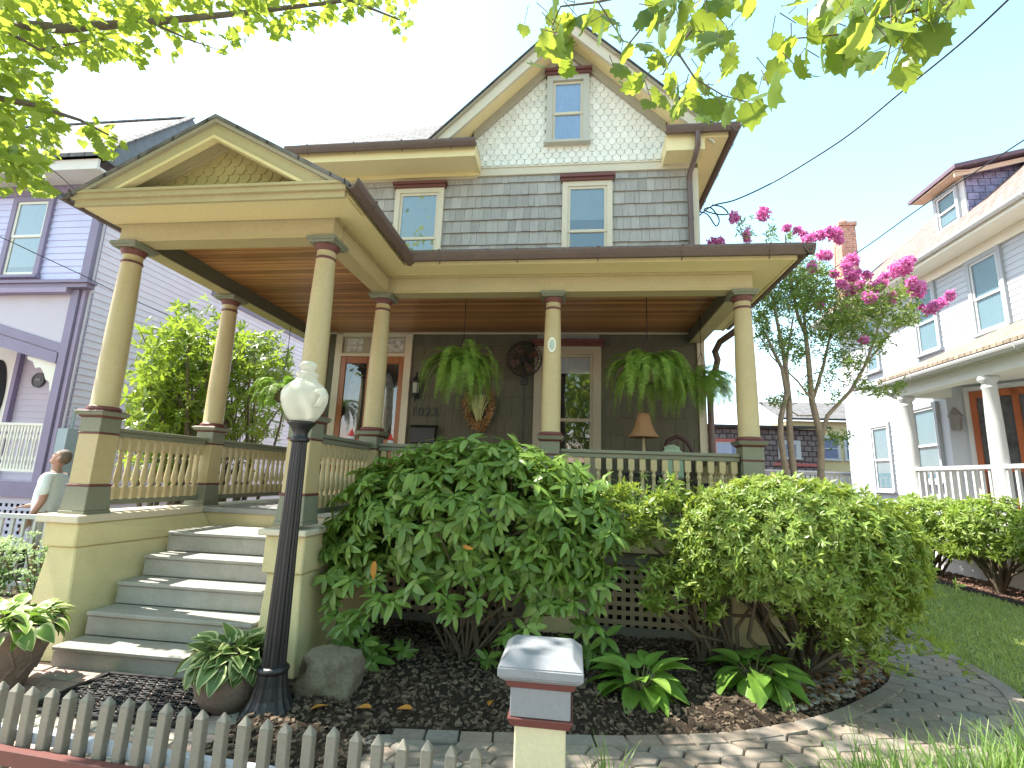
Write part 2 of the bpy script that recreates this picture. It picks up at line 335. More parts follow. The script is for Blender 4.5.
def np_mesh(name, V, Fq, mats, parent=None, org=None, mi=None, smooth=False, **k):
    """big meshes: V (n,3) world, Fq (m,k) equal-sized faces"""
    if not isinstance(mats, (list, tuple)): mats = [mats]
    if org is None: org = ORIG[parent.name] if parent is not None else (0, 0, 0)
    me = bpy.data.meshes.new(name); V = np.asarray(V, float)-np.array(org)
    n, kf = Fq.shape
    me.vertices.add(len(V)); me.vertices.foreach_set('co', V.ravel())
    me.loops.add(n*kf); me.loops.foreach_set('vertex_index', Fq.ravel().astype(np.int32))
    me.polygons.add(n); me.polygons.foreach_set('loop_start', (np.arange(n)*kf).astype(np.int32))
    for m in mats: me.materials.append(m)
    if mi is not None: me.polygons.foreach_set('material_index', mi.astype(np.int32))
    me.polygons.foreach_set('use_smooth', np.full(n, smooth))
    me.update(calc_edges=True); me.validate()
    return link_mesh(name, me, parent, org, **k)
def copy_tree(o, parent=None):
    c = o.copy(); col.objects.link(c)
    if parent is not None: c.parent = parent
    ORIG[c.name] = ORIG[o.name]
    for ch in list(o.children): copy_tree(ch, c)
    return c

# ------------------------------------------------------------------ leaves
def nrm(a):
    a = np.asarray(a, float); return a/np.maximum(np.linalg.norm(a, axis=-1, keepdims=True), 1e-9)
def leaf_template(k=4, w=.36, fold=.10, droop=.18, tip=.8, stalk=.06, rnd=1.):
    """3 x (k+1) grid of an elliptic leaf along +Y; X across; Z up"""
    vs = []
    for i in range(k+1):
        t = i/k; hw = w/2*math.sin(PI*min(1, (t*.93+.05)**tip))**rnd+.008
        z = -droop*t*t
        vs += [(-hw, stalk+t, z+fold*hw*2), (0, stalk+t, z), (hw, stalk+t, z+fold*hw*2)]
    fs = []
    for i in range(k):
        a = 3*i; fs += [(a, a+1, a+4, a+3), (a+1, a+2, a+5, a+4)]
    return np.array(vs), np.array(fs)
def maple_template(curl=.25):
    pts = [(0,0),(.10,-.06),(.34,-.02),(.30,.12),(.52,.22),(.40,.34),(.46,.52),(.27,.50),(.24,.68),(.12,.80),(0,1.0),(-.12,.80),(-.24,.68),(-.27,.50),(-.46,.52),(-.40,.34),(-.52,.22),(-.30,.12),(-.34,-.02),(-.10,-.06)]
    vs = [(x, y, -curl*(x*x*1.2+(y-.35)**2)+.06*abs(x)) for x, y in pts]+[(0, .34, .0)]
    c = len(pts); n = c
    fs = [(i, (i+1) % n, c) for i in range(n)]
    return np.array(vs), np.array(fs)
def frames(D, U):
    Y = nrm(D); X = nrm(np.cross(Y, U)); Z = np.cross(X, Y); return X, Y, Z
def scatter(tmpl, P, D, U, S, W=None):
    """place a template at points P along D with up U, size S -> V, F"""
    tv, tf = tmpl; P = np.asarray(P, float); n = len(P); S = np.broadcast_to(np.asarray(S, float), (n,))
    X, Y, Z = frames(np.asarray(D, float), np.asarray(U, float))
    W = np.ones(n) if W is None else W
    V = (P[:, None]+(tv[None, :, 0:1]*X[:, None]*W[:, None, None]+tv[None, :, 1:2]*Y[:, None]+tv[None, :, 2:3]*Z[:, None])*S[:, None, None]).reshape(-1, 3)
    F = (tf[None]+np.arange(n)[:, None, None]*len(tv)).reshape(-1, tf.shape[1])
    return V, F
def randdir(n):
    return nrm(rng.normal(size=(n, 3)))
def whorls(tips, outs, nl=(6, 10), el=(-.25, .55), size=(.09, .15), nm=.25):
    """rosettes of leaves at branch tips"""
    P = []; D = []; U = []; S = []
    for p, o in zip(tips, outs):
        o = o/np.linalg.norm(o); a = np.cross(o, [.3, .2, 1.]); a /= np.linalg.norm(a)+1e-9; b = np.cross(o, a)
        n = rng.integers(*nl); ph = rng.random()*6.28; s0 = rng.uniform(*size)
        for i in range(n):
            t = ph+i*2.399; e = rng.uniform(*el); r = a*math.cos(t)+b*math.sin(t)
            d = r*math.cos(e)+o*math.sin(e); u = o*math.cos(e)-r*math.sin(e)
            P.append(p+o*rng.uniform(-.02, .01)); D.append(d); U.append(u+rng.normal(size=3)*nm); S.append(s0*rng.uniform(.7, 1.15))
    return np.array(P), np.array(D), np.array(U), np.array(S)
def branch_paths(mb, root, tips, r0, r1, n=6, wig=.06, m=0):
    for t in tips:
        a = Vector(root) if not isinstance(root, list) else Vector(random.choice(root)); b = Vector(t)
        mid1 = a.lerp(b, .35)+Vector((random.uniform(-wig, wig), random.uniform(-wig, wig), random.uniform(0, wig*1.5)))
        mid2 = a.lerp(b, .7)+Vector((random.uniform(-wig, wig), random.uniform(-wig, wig), random.uniform(-wig, wig)))
        mb.tube([a, mid1, mid2, b], [r0, r0*.75, (r0+r1)/2.2, r1], n, m)
# ------------------------------------------------------------------ world, sun, camera
def setup():
    w = bpy.data.worlds.new('World'); scene.world = w; w.use_nodes = True
    t = w.node_tree; t.nodes.clear(); N = t.nodes; L = t.links
    out = N.new('ShaderNodeOutputWorld'); bg = N.new('ShaderNodeBackground'); sky = N.new('ShaderNodeTexSky')
    sky.sky_type = 'NISHITA'; sky.sun_disc = False
    sd = Vector((-1, .12, 1.65)).normalized()
    el = math.asin(sd.z); az = math.atan2(sd.x, sd.y)
    sky.sun_elevation = el; sky.sun_rotation = az
    sky.air_density = SKY_AIR; sky.dust_density = SKY_DUST; sky.ozone_density = SKY_OZ; sky.altitude = 0
    hs = N.new('ShaderNodeHueSaturation'); hs.inputs['Saturation'].default_value = 1.08; hs.inputs['Hue'].default_value = .447
    L.new(sky.outputs[0], hs.inputs['Color']); wb = N.new('ShaderNodeMix'); wb.data_type = 'RGBA'; wb.blend_type = 'MULTIPLY'; wb.inputs[0].default_value = 1; wb.inputs[7].default_value = (1.30, .92, .90, 1)
    L.new(hs.outputs[0], wb.inputs[6]); L.new(wb.outputs[2], bg.inputs[0]); L.new(bg.outputs[0], out.inputs[0]); bg.inputs[1].default_value = SKY_STR
    l = bpy.data.lights.new('sun', 'SUN'); l.energy = SUN_STR; l.angle = R(.55); l.color = (1, .95, .86)
    o = bpy.data.objects.new('sun', l); col.objects.link(o); o.rotation_euler = (-sd).to_track_quat('-Z', 'Y').to_euler()
    cam = bpy.data.cameras.new('camera'); cam.lens = F_PX/1024*36; cam.sensor_width = 36; cam.clip_end = 1000; cam.clip_start = .05
    co = bpy.data.objects.new('camera', cam); col.objects.link(co)
    cp, sp, cy, sy = math.cos(PITCH), math.sin(PITCH), math.cos(YAW), math.sin(YAW)
    F = Vector((sy*cp, cy*cp, sp)); Rr = Vector((cy, -sy, 0)); U = Vector((-sy*sp, -cy*sp, cp))
    c, s = math.cos(ROLL), math.sin(ROLL); X = Rr*c+U*s; Y = -Rr*s+U*c; Z = -F
    co.matrix_world = Matrix(((X.x,Y.x,Z.x,0),(X.y,Y.y,Z.y,0),(X.z,Y.z,Z.z,CAM_H),(0,0,0,1)))
    scene.camera = co
    scene.view_settings.view_transform = 'Standard'; scene.view_settings.look = 'None'; scene.view_settings.gamma = 1
    scene.view_settings.exposure = EXPO
    try: scene.view_settings.use_curve_mapping = False
    except Exception: pass
    scene.cycles.max_bounces = 10; scene.cycles.transparent_max_bounces = 16; scene.cycles.use_denoising = True
    scene.cycles.sample_clamp_indirect = 6
SKY_AIR, SKY_DUST, SKY_OZ, SKY_STR, SUN_STR, EXPO = 1.0, .6, 1.0, .115, 3.0, 2.38
setup()

# ------------------------------------------------------------------ ground and paths
def inside(poly, x, y):
    c = False; n = len(poly)
    for i in range(n):
        x1, y1 = poly[i]; x2, y2 = poly[(i+1) % n]
        if (y1 > y) != (y2 > y) and x < (x2-x1)*(y-y1)/(y2-y1)+x1: c = not c
    return c
def sheet(name, poly, z, m, kind='structure', **k):
    b = MB(); b.add([(x, y, z) for x, y in poly], [tuple(range(len(poly)))]); return build(name, b, m, kind=kind, **k)
sheet('ground', [(-150,-60),(150,-60),(150,200),(-150,200)], 0, M['soil'])
sheet('sidewalk', [(-150,-1.6),(150,-1.6),(150,1.15),(-150,1.15)], .012, mat('pale_concrete', (.5, .48, .44), .85, .12, 2, 60, .2, stain=(.36, .34, .3), stain_amt=.4))
sheet('road', [(-150,-12),(150,-12),(150,-2.4),(-150,-2.4)], -.0, M['dark'])
bpy.data.objects['road'].location.z = .006; bpy.data.objects['road'].data.materials[0] = mat('weathered_asphalt', (.17, .165, .155), .9, .2, 2, 90, .4)
b_ = MB(); b_.box(-150, 150, -1.78, -1.61, 0, .13); build('kerb', b_, M['concrete'], kind='structure')
INNER = [(2.95,14),(2.95,5.75),(2.84,5.2),(2.62,4.75),(2.25,4.38),(1.7,3.92),(1.0,3.56),(.3,3.38),(-.5,3.27),(-1.1,3.2)]
OUTER = [(4.05,14),(3.95,7.4),(3.68,6.0),(3.6,5.1),(3.5,4.65),(3.2,4.15),(2.7,3.6),(2.0,3.1),(1.2,2.75),(.3,2.5),(-.5,2.4)]
PATH = INNER+[(-1.1,2.3)]+OUTER[::-1]
sheet('path_bed', PATH, .008, M['joint'])
def polyline(pts, step):
    out = []; 
    for (x1, y1), (x2, y2) in zip(pts[:-1], pts[1:]):
        n = max(1, int(round(math.hypot(x2-x1, y2-y1)/step)))
        for i in range(n): out.append((x1+(x2-x1)*i/n, y1+(y2-y1)*i/n))
    out.append(pts[-1]); return out
def smooth(pts, it=3):
    for _ in range(it):
        q = [pts[0]]
        for a, b in zip(pts[:-1], pts[1:]): q += [(a[0]*.75+b[0]*.25, a[1]*.75+b[1]*.25), (a[0]*.25+b[0]*.75, a[1]*.25+b[1]*.75)]
        pts = q+[pts[-1]]
    return pts
def resample(pts, step):
    d = [0]
    for a, b in zip(pts[:-1], pts[1:]): d.append(d[-1]+math.hypot(b[0]-a[0], b[1]-a[1]))
    n = int(d[-1]/step); out = []; j = 0
    for i in range(n+1):
        s = i*step
        while j < len(d)-2 and d[j+1] < s: j += 1
        t = (s-d[j])/max(1e-9, d[j+1]-d[j]); out.append((pts[j][0]+(pts[j+1][0]-pts[j][0])*t, pts[j][1]+(pts[j+1][1]-pts[j][1])*t))
    return out
pv = MB()
def paver(b, pts, z0, h, m=0):
    c = Vector((sum(p[0] for p in pts)/len(pts), sum(p[1] for p in pts)/len(pts)))
    lo = [(c.x+(x-c.x)*.965, c.y+(y-c.y)*.965, z0) for x, y in pts]; mid = [(x, y, z0+h*.7) for x, y, _ in lo]
    tx, ty = random.gauss(0, .006), random.gauss(0, .006); dz = random.uniform(0, .005)
    hi = [(c.x+(x-c.x)*.90, c.y+(y-c.y)*.90, z0+h+dz+tx*(x-c.x)+ty*(y-c.y)) for x, y in pts]
    n = len(pts); vs = lo+mid+hi
    fs = [tuple(range(2*n, 3*n))]
    for k in (0, n): fs += [(k+i, k+(i+1) % n, k+n+(i+1) % n, k+n+i) for i in range(n)]
    b.add(vs, fs, m)
si, so = smooth(INNER), smooth(OUTER)
inner_band = [(x, y) for x, y in si]
# border courses along both edges
for edge, sgn in ((resample(so, .2), 1), (resample(si, .2), -1)):
    for (x1, y1), (x2, y2) in zip(edge[:-1], edge[1:]):
        dx, dy = x2-x1, y2-y1; l = math.hypot(dx, dy); nx, ny = dy/l*sgn, -dx/l*sgn
        if inside(PATH, (x1+x2)/2+nx*.06, (y1+y2)/2+ny*.06) is False: nx, ny = -nx, -ny
        paver(pv, [(x1, y1), (x2, y2), (x2+nx*.12, y2+ny*.12), (x1+nx*.12, y1+ny*.12)], .008, .036)
# hexagonal field laid along the walk
ca, sa = math.cos(R(14)), math.sin(R(14))
LX, LY = .235, .135
def near_edge(x, y):
    return min(math.hypot(x-a, y-b) for a, b in EDG) < .085
EDG = resample(si, .05)+resample(so, .05)
for i in range(-40, 40):
    for j in range(-40, 90):
        u = i*LX*.78; v = (j+(i % 2)*.5)*LY
        x = 2.6+u*ca-v*sa; y = 4.2+u*sa+v*ca
        if not inside(PATH, x, y) or near_edge(x, y): continue
        hx = [(-.5,0),(-.28,-.5),(.28,-.5),(.5,0),(.28,.5),(-.28,.5)]
        paver(pv, [(x+a*LX*ca-b*LY*sa, y+a*LX*sa+b*LY*ca) for a, b in hx], .008, .028)
build('paver_path', pv, M['paver'], kind='structure')
# front walk up to the steps
WALK = [(-4.6,1.2),(-1.95,1.2),(-1.95,3.62),(-4.6,3.62)]
sheet('walk_bed', WALK, .004, M['joint'])
bk = MB(); y = 1.2; r_ = 0
while y < 3.6:
    x = -4.6-(r_ % 2)*.11
    while x < -1.96:
        a, b_ = max(x, -4.6), min(x+.215, -1.95)
        if b_-a > .04: paver(bk, [(a, y), (b_, y), (b_, y+.105), (a, y+.105)], .004, .03)
        x += .22
    y += .11; r_ += 1
build('brick_walk', bk, M['brickpath'], kind='structure')
# planting bed: gently mounded mulch
BED = [(-1.93,2.3),(-1.1,2.3)]+[(x, y) for x, y in INNER[::-1] if y < 7]+[(2.95,7),(2.0,7),(2.0,5.25),(-1.93,5.25)]
def bed_z(x, y):
    d = min(math.hypot(x-a, y-b) for a, b in EDG[::4])
    return .012+.07*min(1, d/.5)+.012*math.sin(x*9+y*4)*math.sin(y*11-x*3)
b = MB(); nx_, ny_ = 84, 70; idx = {}
for i in range(nx_+1):
    for j in range(ny_+1):
        x = -1.93+i*4.88/nx_; yy = 2.3+j*3.0/ny_
        idx[i, j] = len(b.v); b.v.append((x, yy, bed_z(x, yy)+random.uniform(-.006, .006)))
for i in range(nx_):
    for j in range(ny_):
        x = -1.93+(i+.5)*4.88/nx_; yy = 2.3+(j+.5)*3.0/ny_
        if inside(BED, x, yy): b.f.append([idx[i, j], idx[i+1, j], idx[i+1, j+1], idx[i, j+1]]); b.m.append(0); b.s.append(True)
build('mulch_bed', b, M['mulch'], kind='structure')
def chips(name, n, region, size, m, zfn, flat=.35, thick=.3, **k):
    tv = np.array([(-.5,-.5,0),(.5,-.5,0),(.5,.5,0),(-.5,.5,0),(-.4,-.4,1),(.4,-.45,1),(.42,.4,1),(-.45,.42,1)], float)*np.array([1, .45, thick])
    tf = np.array([(4,5,6,7),(0,1,5,4),(1,2,6,5),(2,3,7,6),(3,0,4,7)])
    xs = [p[0] for p in region]; ys = [p[1] for p in region]; P = []
    while len(P) < n:
        x, y = random.uniform(min(xs), max(xs)), random.uniform(min(ys), max(ys))
        if inside(region, x, y): P.append((x, y, zfn(x, y)))
    P = np.array(P); D = rng.normal(size=(n, 3))*[1, 1, flat]; U = np.tile([0, 0, 1.], (n, 1))+rng.normal(size=(n, 3))*flat
    V, F = scatter((tv, tf), P, D, U, rng.uniform(*size, size=n)); return np_mesh(name, V, F, m, kind='stuff', **k)
chips('bark_mulch', 9000, BED, (.015, .05), M['mulch_chip'], bed_z, label='dark shredded bark mulch under the front shrubs')
# dry leaves and river pebbles at the right end of the bed
END = [(1.55,3.98),(2.2,4.4),(2.6,4.8),(2.85,5.3),(2.9,5.9),(2.1,5.2),(1.6,4.7)]
lt = leaf_template(2, .5, .25, .3)
P = []
while len(P) < 800:
    x, y = random.uniform(1.4, 2.95), random.uniform(3.9, 6)
    if inside(END, x, y): P.append((x, y, bed_z(x, y)+random.uniform(.01, .04)))
V, F = scatter(lt, P, rng.normal(size=(800, 3))*[1, 1, .25], np.tile([0, 0, 1.], (800, 1))+rng.normal(size=(800, 3))*.45, rng.uniform(.035, .085, 800))
np_mesh('leaf_litter', V, F, M['litter'], kind='stuff', label='brown dry leaf litter at the right end of the bed')
ico = bmesh.new(); bmesh.ops.create_icosphere(ico, subdivisions=2, radius=1); iv = np.array([v.co[:] for v in ico.verts]); if_ = np.array([[v.index for v in f.verts] for f in ico.faces]); ico.free()
P = []
while len(P) < 420:
    x, y = random.uniform(1.4, 2.95), random.uniform(3.9, 6)
    d = min(math.hypot(x-a, y-b) for a, b in EDG[::2])
    if inside(END, x, y) and d < .42: P.append((x, y, bed_z(x, y)+.012))
sc = rng.uniform(.7, 1.2, size=(420, 1, 3))*rng.uniform(.014, .032, size=(420, 1, 1))*np.array([1.25, 1, .65])
V = (np.array(P)[:, None]+iv[None]*sc).reshape(-1, 3); F = (if_[None]+np.arange(420)[:, None, None]*len(iv)).reshape(-1, 3)
np_mesh('river_pebbles', V, F, M['pebble'], kind='stuff', smooth=True, label='small rounded pebbles along the curved bed edge')
# lawn
LAWN = [(4.08,14),(3.97,7.4),(3.71,6.0),(3.63,5.1),(3.5,4.5),(3.3,4.1),(3.3,1.5),(6.35,1.5),(6.35,14)]
sheet('lawn', LAWN, .006, M['lawn'])
n = 26000; P = []
while len(P) < n:
    x, y = random.uniform(3.3, 6.35), random.uniform(3.2, 13) if random.random() < .5 else random.uniform(4, 9)
    if inside(LAWN, x, y): P.append((x, y, .006))
gt = (np.array([(-.05,0,0),(.05,0,0),(-.035,.55,.05),(.035,.55,.05),(0,1,.22)]), np.array([(0,1,3,2),(2,3,4,4)]))
gt = (np.array([(-.06,0,0),(.06,0,0),(.035,.6,.06),(-.035,.6,.06)]), np.array([(0,1,2,3)]))
D = rng.normal(size=(n, 3))*[.5, .5, .2]+[0, 0, 1]
V, F = scatter(gt, P, D, rng.normal(size=(n, 3)), rng.uniform(.045, .10, n))
np_mesh('lawn_grass', V, F, M['grass'], kind='stuff', label='short mown grass beside the paver path')
# foundation mulch strip by the white house and its black edging
sheet('mulch_strip', [(6.42,1.5),(8.2,1.5),(8.2,15),(6.42,15)], .02, M['redmulch'])
chips('red_bark_mulch', 3500, [(6.45,6),(8.1,6),(8.1,12.5),(6.45,12.5)], (.02, .07), island_mat('red_chips', [(.13,.075,.055),(.22,.13,.095),(.09,.055,.045)], .9, .2, 40, .2), lambda x, y: .025, label='reddish bark mulch along the white house')
b = MB(); b.box(6.36, 6.41, 1.5, 15, 0, .07); props(build('lawn_edging', b, M['rubber']), 'black plastic edging strip between lawn and red mulch', 'edging')

# ------------------------------------------------------------------ the grey shingled house
xA, xB, xD, xE, Y0, Y1, Yw = -4.224, -2.2525, -.236, 1.8106, 3.9665, 5.3522, 7.435
ZF, ZPC, ZCAP, ZBT, ZCEIL, ZR = 1.11, 2.012, 3.614, 3.83, 3.785, 1.875
XL, XR = -4.06, 1.9
house = thing('shingled_house', 'grey shingled house with yellow porch columns, pedimented entry and fish-scale gable', 'house', (-1.1, 7.4, 0))
def P_(name, mb, mats, bevel=0, parent=None, **k): return build(name, mb, mats, parent or house, bevel=bevel, **k)

def shakes(b, T, x0, x1, z0, z1, course, wr, thick, rects=(), gap=.004, jit=.006):
    z = z0
    while z < z1-.01:
        zt = min(z+course*1.12, z1); x = x0-random.random()*wr[0]
        while x < x1:
            w = random.uniform(*wr); a, e = max(x, x0), min(x+w-gap, x1); x += w
            if e-a < .02: continue
            segs = [(a, e)]
            for rx0, rx1, rz0, rz1 in rects:
                if z < rz1 and zt > rz0:
                    ns = []
                    for s0, s1 in segs:
                        if s1 <= rx0 or s0 >= rx1: ns.append((s0, s1))
                        else:
                            if s0 < rx0: ns.append((s0, rx0))
                            if s1 > rx1: ns.append((rx1, s1))
                    segs = ns
            dz = random.uniform(-jit, jit); th = thick*random.uniform(.8, 1.15)
            for s0, s1 in segs:
                zb = z+dz
                v = [(s0,-th,zb),(s1,-th,zb),(s1,0,zb),(s0,0,zb),(s0,-.005,zt),(s1,-.005,zt),(s1,0,zt),(s0,0,zt)]
                b.add([T(*p) for p in v], [(0,1,5,4),(3,2,1,0),(0,4,7,3),(1,2,6,5)])
        z += course
def scales(b, T, w, course, x0, x1, z0, z1, ok, thick=.02, flare=None):
    r = 0; z = z0
    while z < z1:
        x = x0-(r % 2)*w/2; zt = z+course*1.5
        while x < x1+w:
            c = x+w/2
            if ok(c, z+course*.6):
                g = w*.47; th = thick*random.uniform(.85, 1.15); f = flare(z) if flare else 0; ft = flare(zt) if flare else 0
                pts = [(-g,1),(-g,.38),(-g*.5,0),(g*.5,0),(g,.38),(g,1)]; dz = random.uniform(-.004, .004)
                fr = [(c+px, -(th*(1-pz*.85))-(f*(1-pz)+ft*pz), z+dz+pz*(zt-z)) for px, pz in pts]
                bk_ = [(px, 0, pz) for px, _, pz in fr]
                vs = [T(*p) for p in fr+bk_]
                b.add(vs, [tuple(range(6))]+[(i, i+6, i+7, i+1) for i in range(0, 5)])
            x += w
        z += course; r += 1

TF = lambda u, d, z: (u, Yw+d, z)
M['greytrim'] = mat('grey_window_casing', (.44, .42, .35), .5, .07)
# wall cores
b = MB(); b.box(XL, XR, Yw, 15.5, 1.0, 6.62); b.prism([(-2.05, Yw, 6.63), (1.88, Yw, 6.63), (1.88, Yw, 6.95), (-.17, Yw, 8.98), (-2.0, Yw, 7.1)], (0, .2, 0))
P_('wall', b, M['shake'])
W1 = (-.594, .419, 1.5, 3.66); WD = (-3.85, -2.565, ZF, 3.77)
b = MB(); shakes(b, TF, XL, XR, ZF, 3.78, .275, (.11, .23), .018, [(W1[0]+.03, W1[1]-.03, W1[2]+.03, W1[3]-.02), (WD[0]+.03, WD[1]-.03, WD[2], WD[3])])
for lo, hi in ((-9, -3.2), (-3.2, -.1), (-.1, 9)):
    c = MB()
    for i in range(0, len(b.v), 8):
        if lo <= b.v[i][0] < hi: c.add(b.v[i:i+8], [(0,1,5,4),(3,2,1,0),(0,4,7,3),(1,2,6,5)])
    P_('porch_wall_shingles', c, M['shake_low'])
WU = (-.215, .59, 4.93, 6.46); WUL = (-3.06, -2.21, 4.93, 6.44)
b = MB(); shakes(b, TF, XL, XR-.06, 4.4, 6.53, .222, (.08, .2), .036, [(a+.03, c-.03, d, e) for a, c, d, e in (WU, WUL)], jit=.004)
P_('upper_wall_shakes', b, M['shake'])
# right side wall cladding
TR = lambda u, d, z: (XR-d, u, z)
b = MB(); shakes(b, TR, Yw+.05, 15.4, 1.1, 6.6, .24, (.1, .2), .02); P_('side_wall_shingles', b, M['shake'])
def gable_ok(x, z): return (-.17-(8.9-z)/1.03 < x < -.17+(8.9-z)/1.03) and not (WA[0]+.02 < x < WA[1]-.02 and WA[2]+.02 < z < WA[3]) and -2.02 < x < 1.86 and not (x > 1.42 and 6.56 < z < 6.97)
WA = (-.51, .205, 7.10, 8.47)
b = MB(); scales(b, TF, .132, .112, -2.05, 1.9, 6.70, 9.05, gable_ok, .018, lambda z: max(0, .045*(1-(z-6.7)/.3))); b.box(-1.6, 1.83, Yw-.04, Yw-.002, 6.692, 6.76); P_('gable_shingles', b, M['scale'])
b = MB(); b.box(-1.66, XR-.04, Yw-.045, Yw-.001, 6.535, 6.69); b.box(-1.66, XR-.04, Yw-.06, Yw-.045, 6.665, 6.69); b.box(XL, -1.66, Yw-.04, Yw-.001, 6.50, 6.60)
P_('belt_board', b, M['trim'])
for bx in ((XR-.07, XR+.035, Yw-.04, Yw+.09, 4.3, 6.535), (XR-.07, XR+.035, Yw-.04, Yw+.09, ZF, 3.79), (XL-.03, XL+.08, Yw-.04, Yw+.09, ZF, 3.79)):
    b = MB(); b.box(*bx); P_('corner_board', b, M['trim'])

def window(parent, T, rect, mats, cw=.10, meet=.42, hood=True, sill=True, curtain='lace', pane='glass', hoodmat=None, drop=1.0, lab=None, sashm=None, proud=.06):
    u0, u1, z0, z1 = rect; cm, sm = mats
    b = MB(); zi = z1-(.10 if hood else .0)
    b.box(u0, u0+cw, -proud, 0, z0, zi); b.box(u1-cw, u1, -proud, 0, z0, zi); b.box(u0+cw, u1-cw, -proud, 0, zi-cw, zi)
    if sill: b.box(u0-.03, u1+.03, -proud-.045, 0, z0-.045, z0-.001)
    b.box(u0+cw, u1-cw, -.03, 0, z0, z0+.03, 1)
    b.v = [T(*p) for p in b.v]
    w = build('window', b, [cm, sm], parent)
    a, e, lo, hi = u0+cw, u1-cw, z0+.03, zi-cw; mz = lo+(hi-lo)*meet
    b = MB(); sw = .045
    for s0, s1, d in ((lo, mz+.02, -.028), (mz-.02, hi, -.040)):
        b.box(a, a+sw, d, d+.022, s0, s1); b.box(e-sw, e, d, d+.022, s0, s1); b.box(a+sw, e-sw, d, d+.022, s0, s0+sw); b.box(a+sw, e-sw, d, d+.022, s1-sw, s1)
    b.v = [T(*p) for p in b.v]; build('sash', b, sashm or sm, w)
    b = MB()
    for s0, s1, d in ((lo+sw, mz+.02-sw, -.017), (mz-.02+sw, hi-sw, -.029)):
        b.add([T(a+sw-.003, d, s0-.003), T(e-sw+.003, d, s0-.003), T(e-sw+.003, d, s1+.003), T(a+sw-.003, d, s1+.003)], [(0, 1, 2, 3)])
    build('pane', b, M[pane], w)
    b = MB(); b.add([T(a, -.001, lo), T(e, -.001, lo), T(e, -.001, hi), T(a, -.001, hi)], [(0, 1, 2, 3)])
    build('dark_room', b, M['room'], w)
    if curtain:
        b = MB(); n = 40; top = hi-.01; bot = hi-(hi-lo)*drop+.01
        for i in range(n+1):
            u = a+.01+(e-a-.02)*i/n; d = -.006+.0035*math.sin(i*1.35)
            b.v += [T(u, d, bot), T(u, d, top)]
        for i in range(n): b.f.append([2*i, 2*i+2, 2*i+3, 2*i+1]); b.m.append(0); b.s.append(True)
        build('curtain', b, M[curtain], w)
    if hood:
        b = MB(); b.box(u0-.025, u1+.025, -proud-.035, 0, zi, zi+.05); b.box(u0-.045, u1+.045, -proud-.065, 0, zi+.05, z1)
        b.v = [T(*p) for p in b.v]; build('window_hood', b, hoodmat or M['maroon'], w)
    return w
window(house, TF, WU, (M['trim'], M['trim']), .085, .40, curtain='blind', drop=.45)
window(house, TF, WUL, (M['trim'], M['trim']), .085, .36, curtain='blind', drop=.9)
window(house, TF, WA, (M['greytrim'], M['trim']), .10, .46, curtain='bluelace', drop=1.0, proud=.085)
window(house, TF, (W1[0], W1[1], W1[2], W1[3]), (M['taupe'], M['taupe']), .12, .47, curtain='lace', drop=.16, pane='dimglass')

# front door
b = MB(); u0, u1, z0, z1 = WD
b.box(u0, u0+.11, Yw-.06, Yw, z0, z1-.002); b.box(u1-.11, u1, Yw-.06, Yw, z0, z1-.002); b.box(u0+.11, u1-.11, Yw-.055, Yw, 3.715, z1-.003); b.box(u0+.11, u1-.11, Yw-.058, Yw, 3.385, 3.435)
door_frame = P_('door_frame', b, M['trim'])
b = MB()
for a, e in ((-3.72, -3.37), (-3.04, -2.68)):
    b.box(a, e, Yw-.03, Yw-.002, 3.44, 3.47); b.box(a, e, Yw-.03, Yw-.002, 3.685, 3.714); b.box(a, a+.03, Yw-.03, Yw-.002, 3.47, 3.685); b.box(e-.03, e, Yw-.03, Yw-.002, 3.47, 3.685)
b.box(-3.37, -3.04, Yw-.028, Yw-.002, 3.437, 3.714)
P_('transom_sash', b, M['taupe'], parent=door_frame)
M['patglass'] = mat('frosted_pattern_glass', (.5, .5, .47), .25, .55, 14, 22, .3, spec=.6)
for a, e in ((-3.69, -3.40), (-3.01, -2.71)): b = MB(); b.box(a, e, Yw-.016, Yw-.002, 3.47, 3.685); P_('transom_pane', b, M['patglass'], parent=door_frame)
for a, e in ((-3.74, -3.21), (-3.205, -2.675)):
    b = MB(); y0, y1 = Yw-.045, Yw-.003; sw = .085
    b.box(a, a+sw, y0, y1, ZF, 3.384); b.box(e-sw, e, y0, y1, ZF, 3.384); b.box(a+sw, e-sw, y0, y1, 3.27, 3.384); b.box(a+sw, e-sw, y0, y1, 1.96, 2.06); b.box(a+sw, e-sw, y0, y1, ZF, 1.30)
    b.box(a+sw, e-sw, y0+.015, y1, 1.30, 1.96)
    d = P_('front_door', b, M['doorwood'], bevel=.006)
    b = MB(); b.add([(a+sw-.004, Yw-.024, 2.055), (e-sw+.004, Yw-.024, 2.055), (e-sw+.004, Yw-.024, 3.275), (a+sw-.004, Yw-.024, 3.275)], [(0, 1, 2, 3)]); P_('door_pane', b, M['clearglass'], parent=d)
    b = MB(); cx = (a+e)/2; n = 28
    b.add([(cx+.13*math.cos(2*PI*i/n), Yw-.010, 2.62+.50*math.sin(2*PI*i/n)) for i in range(n)], [tuple(range(n))]); P_('lace_oval', b, mat('lace_oval', (.22, .22, .205), .9, .5, 12, 40), parent=d)
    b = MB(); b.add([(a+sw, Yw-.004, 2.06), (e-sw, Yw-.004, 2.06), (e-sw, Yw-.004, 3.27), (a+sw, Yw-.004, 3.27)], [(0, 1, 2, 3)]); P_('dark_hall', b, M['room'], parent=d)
b = MB(); b.tube([(-3.235, Yw-.05, 2.02), (-3.235, Yw-.09, 2.02)], [.012, .02], 10); b.box(-3.26, -3.21, Yw-.052, Yw-.045, 1.95, 2.1); P_('door_handle', b, mat('brass', (.5, .36, .12), .3, .1, metallic=1))
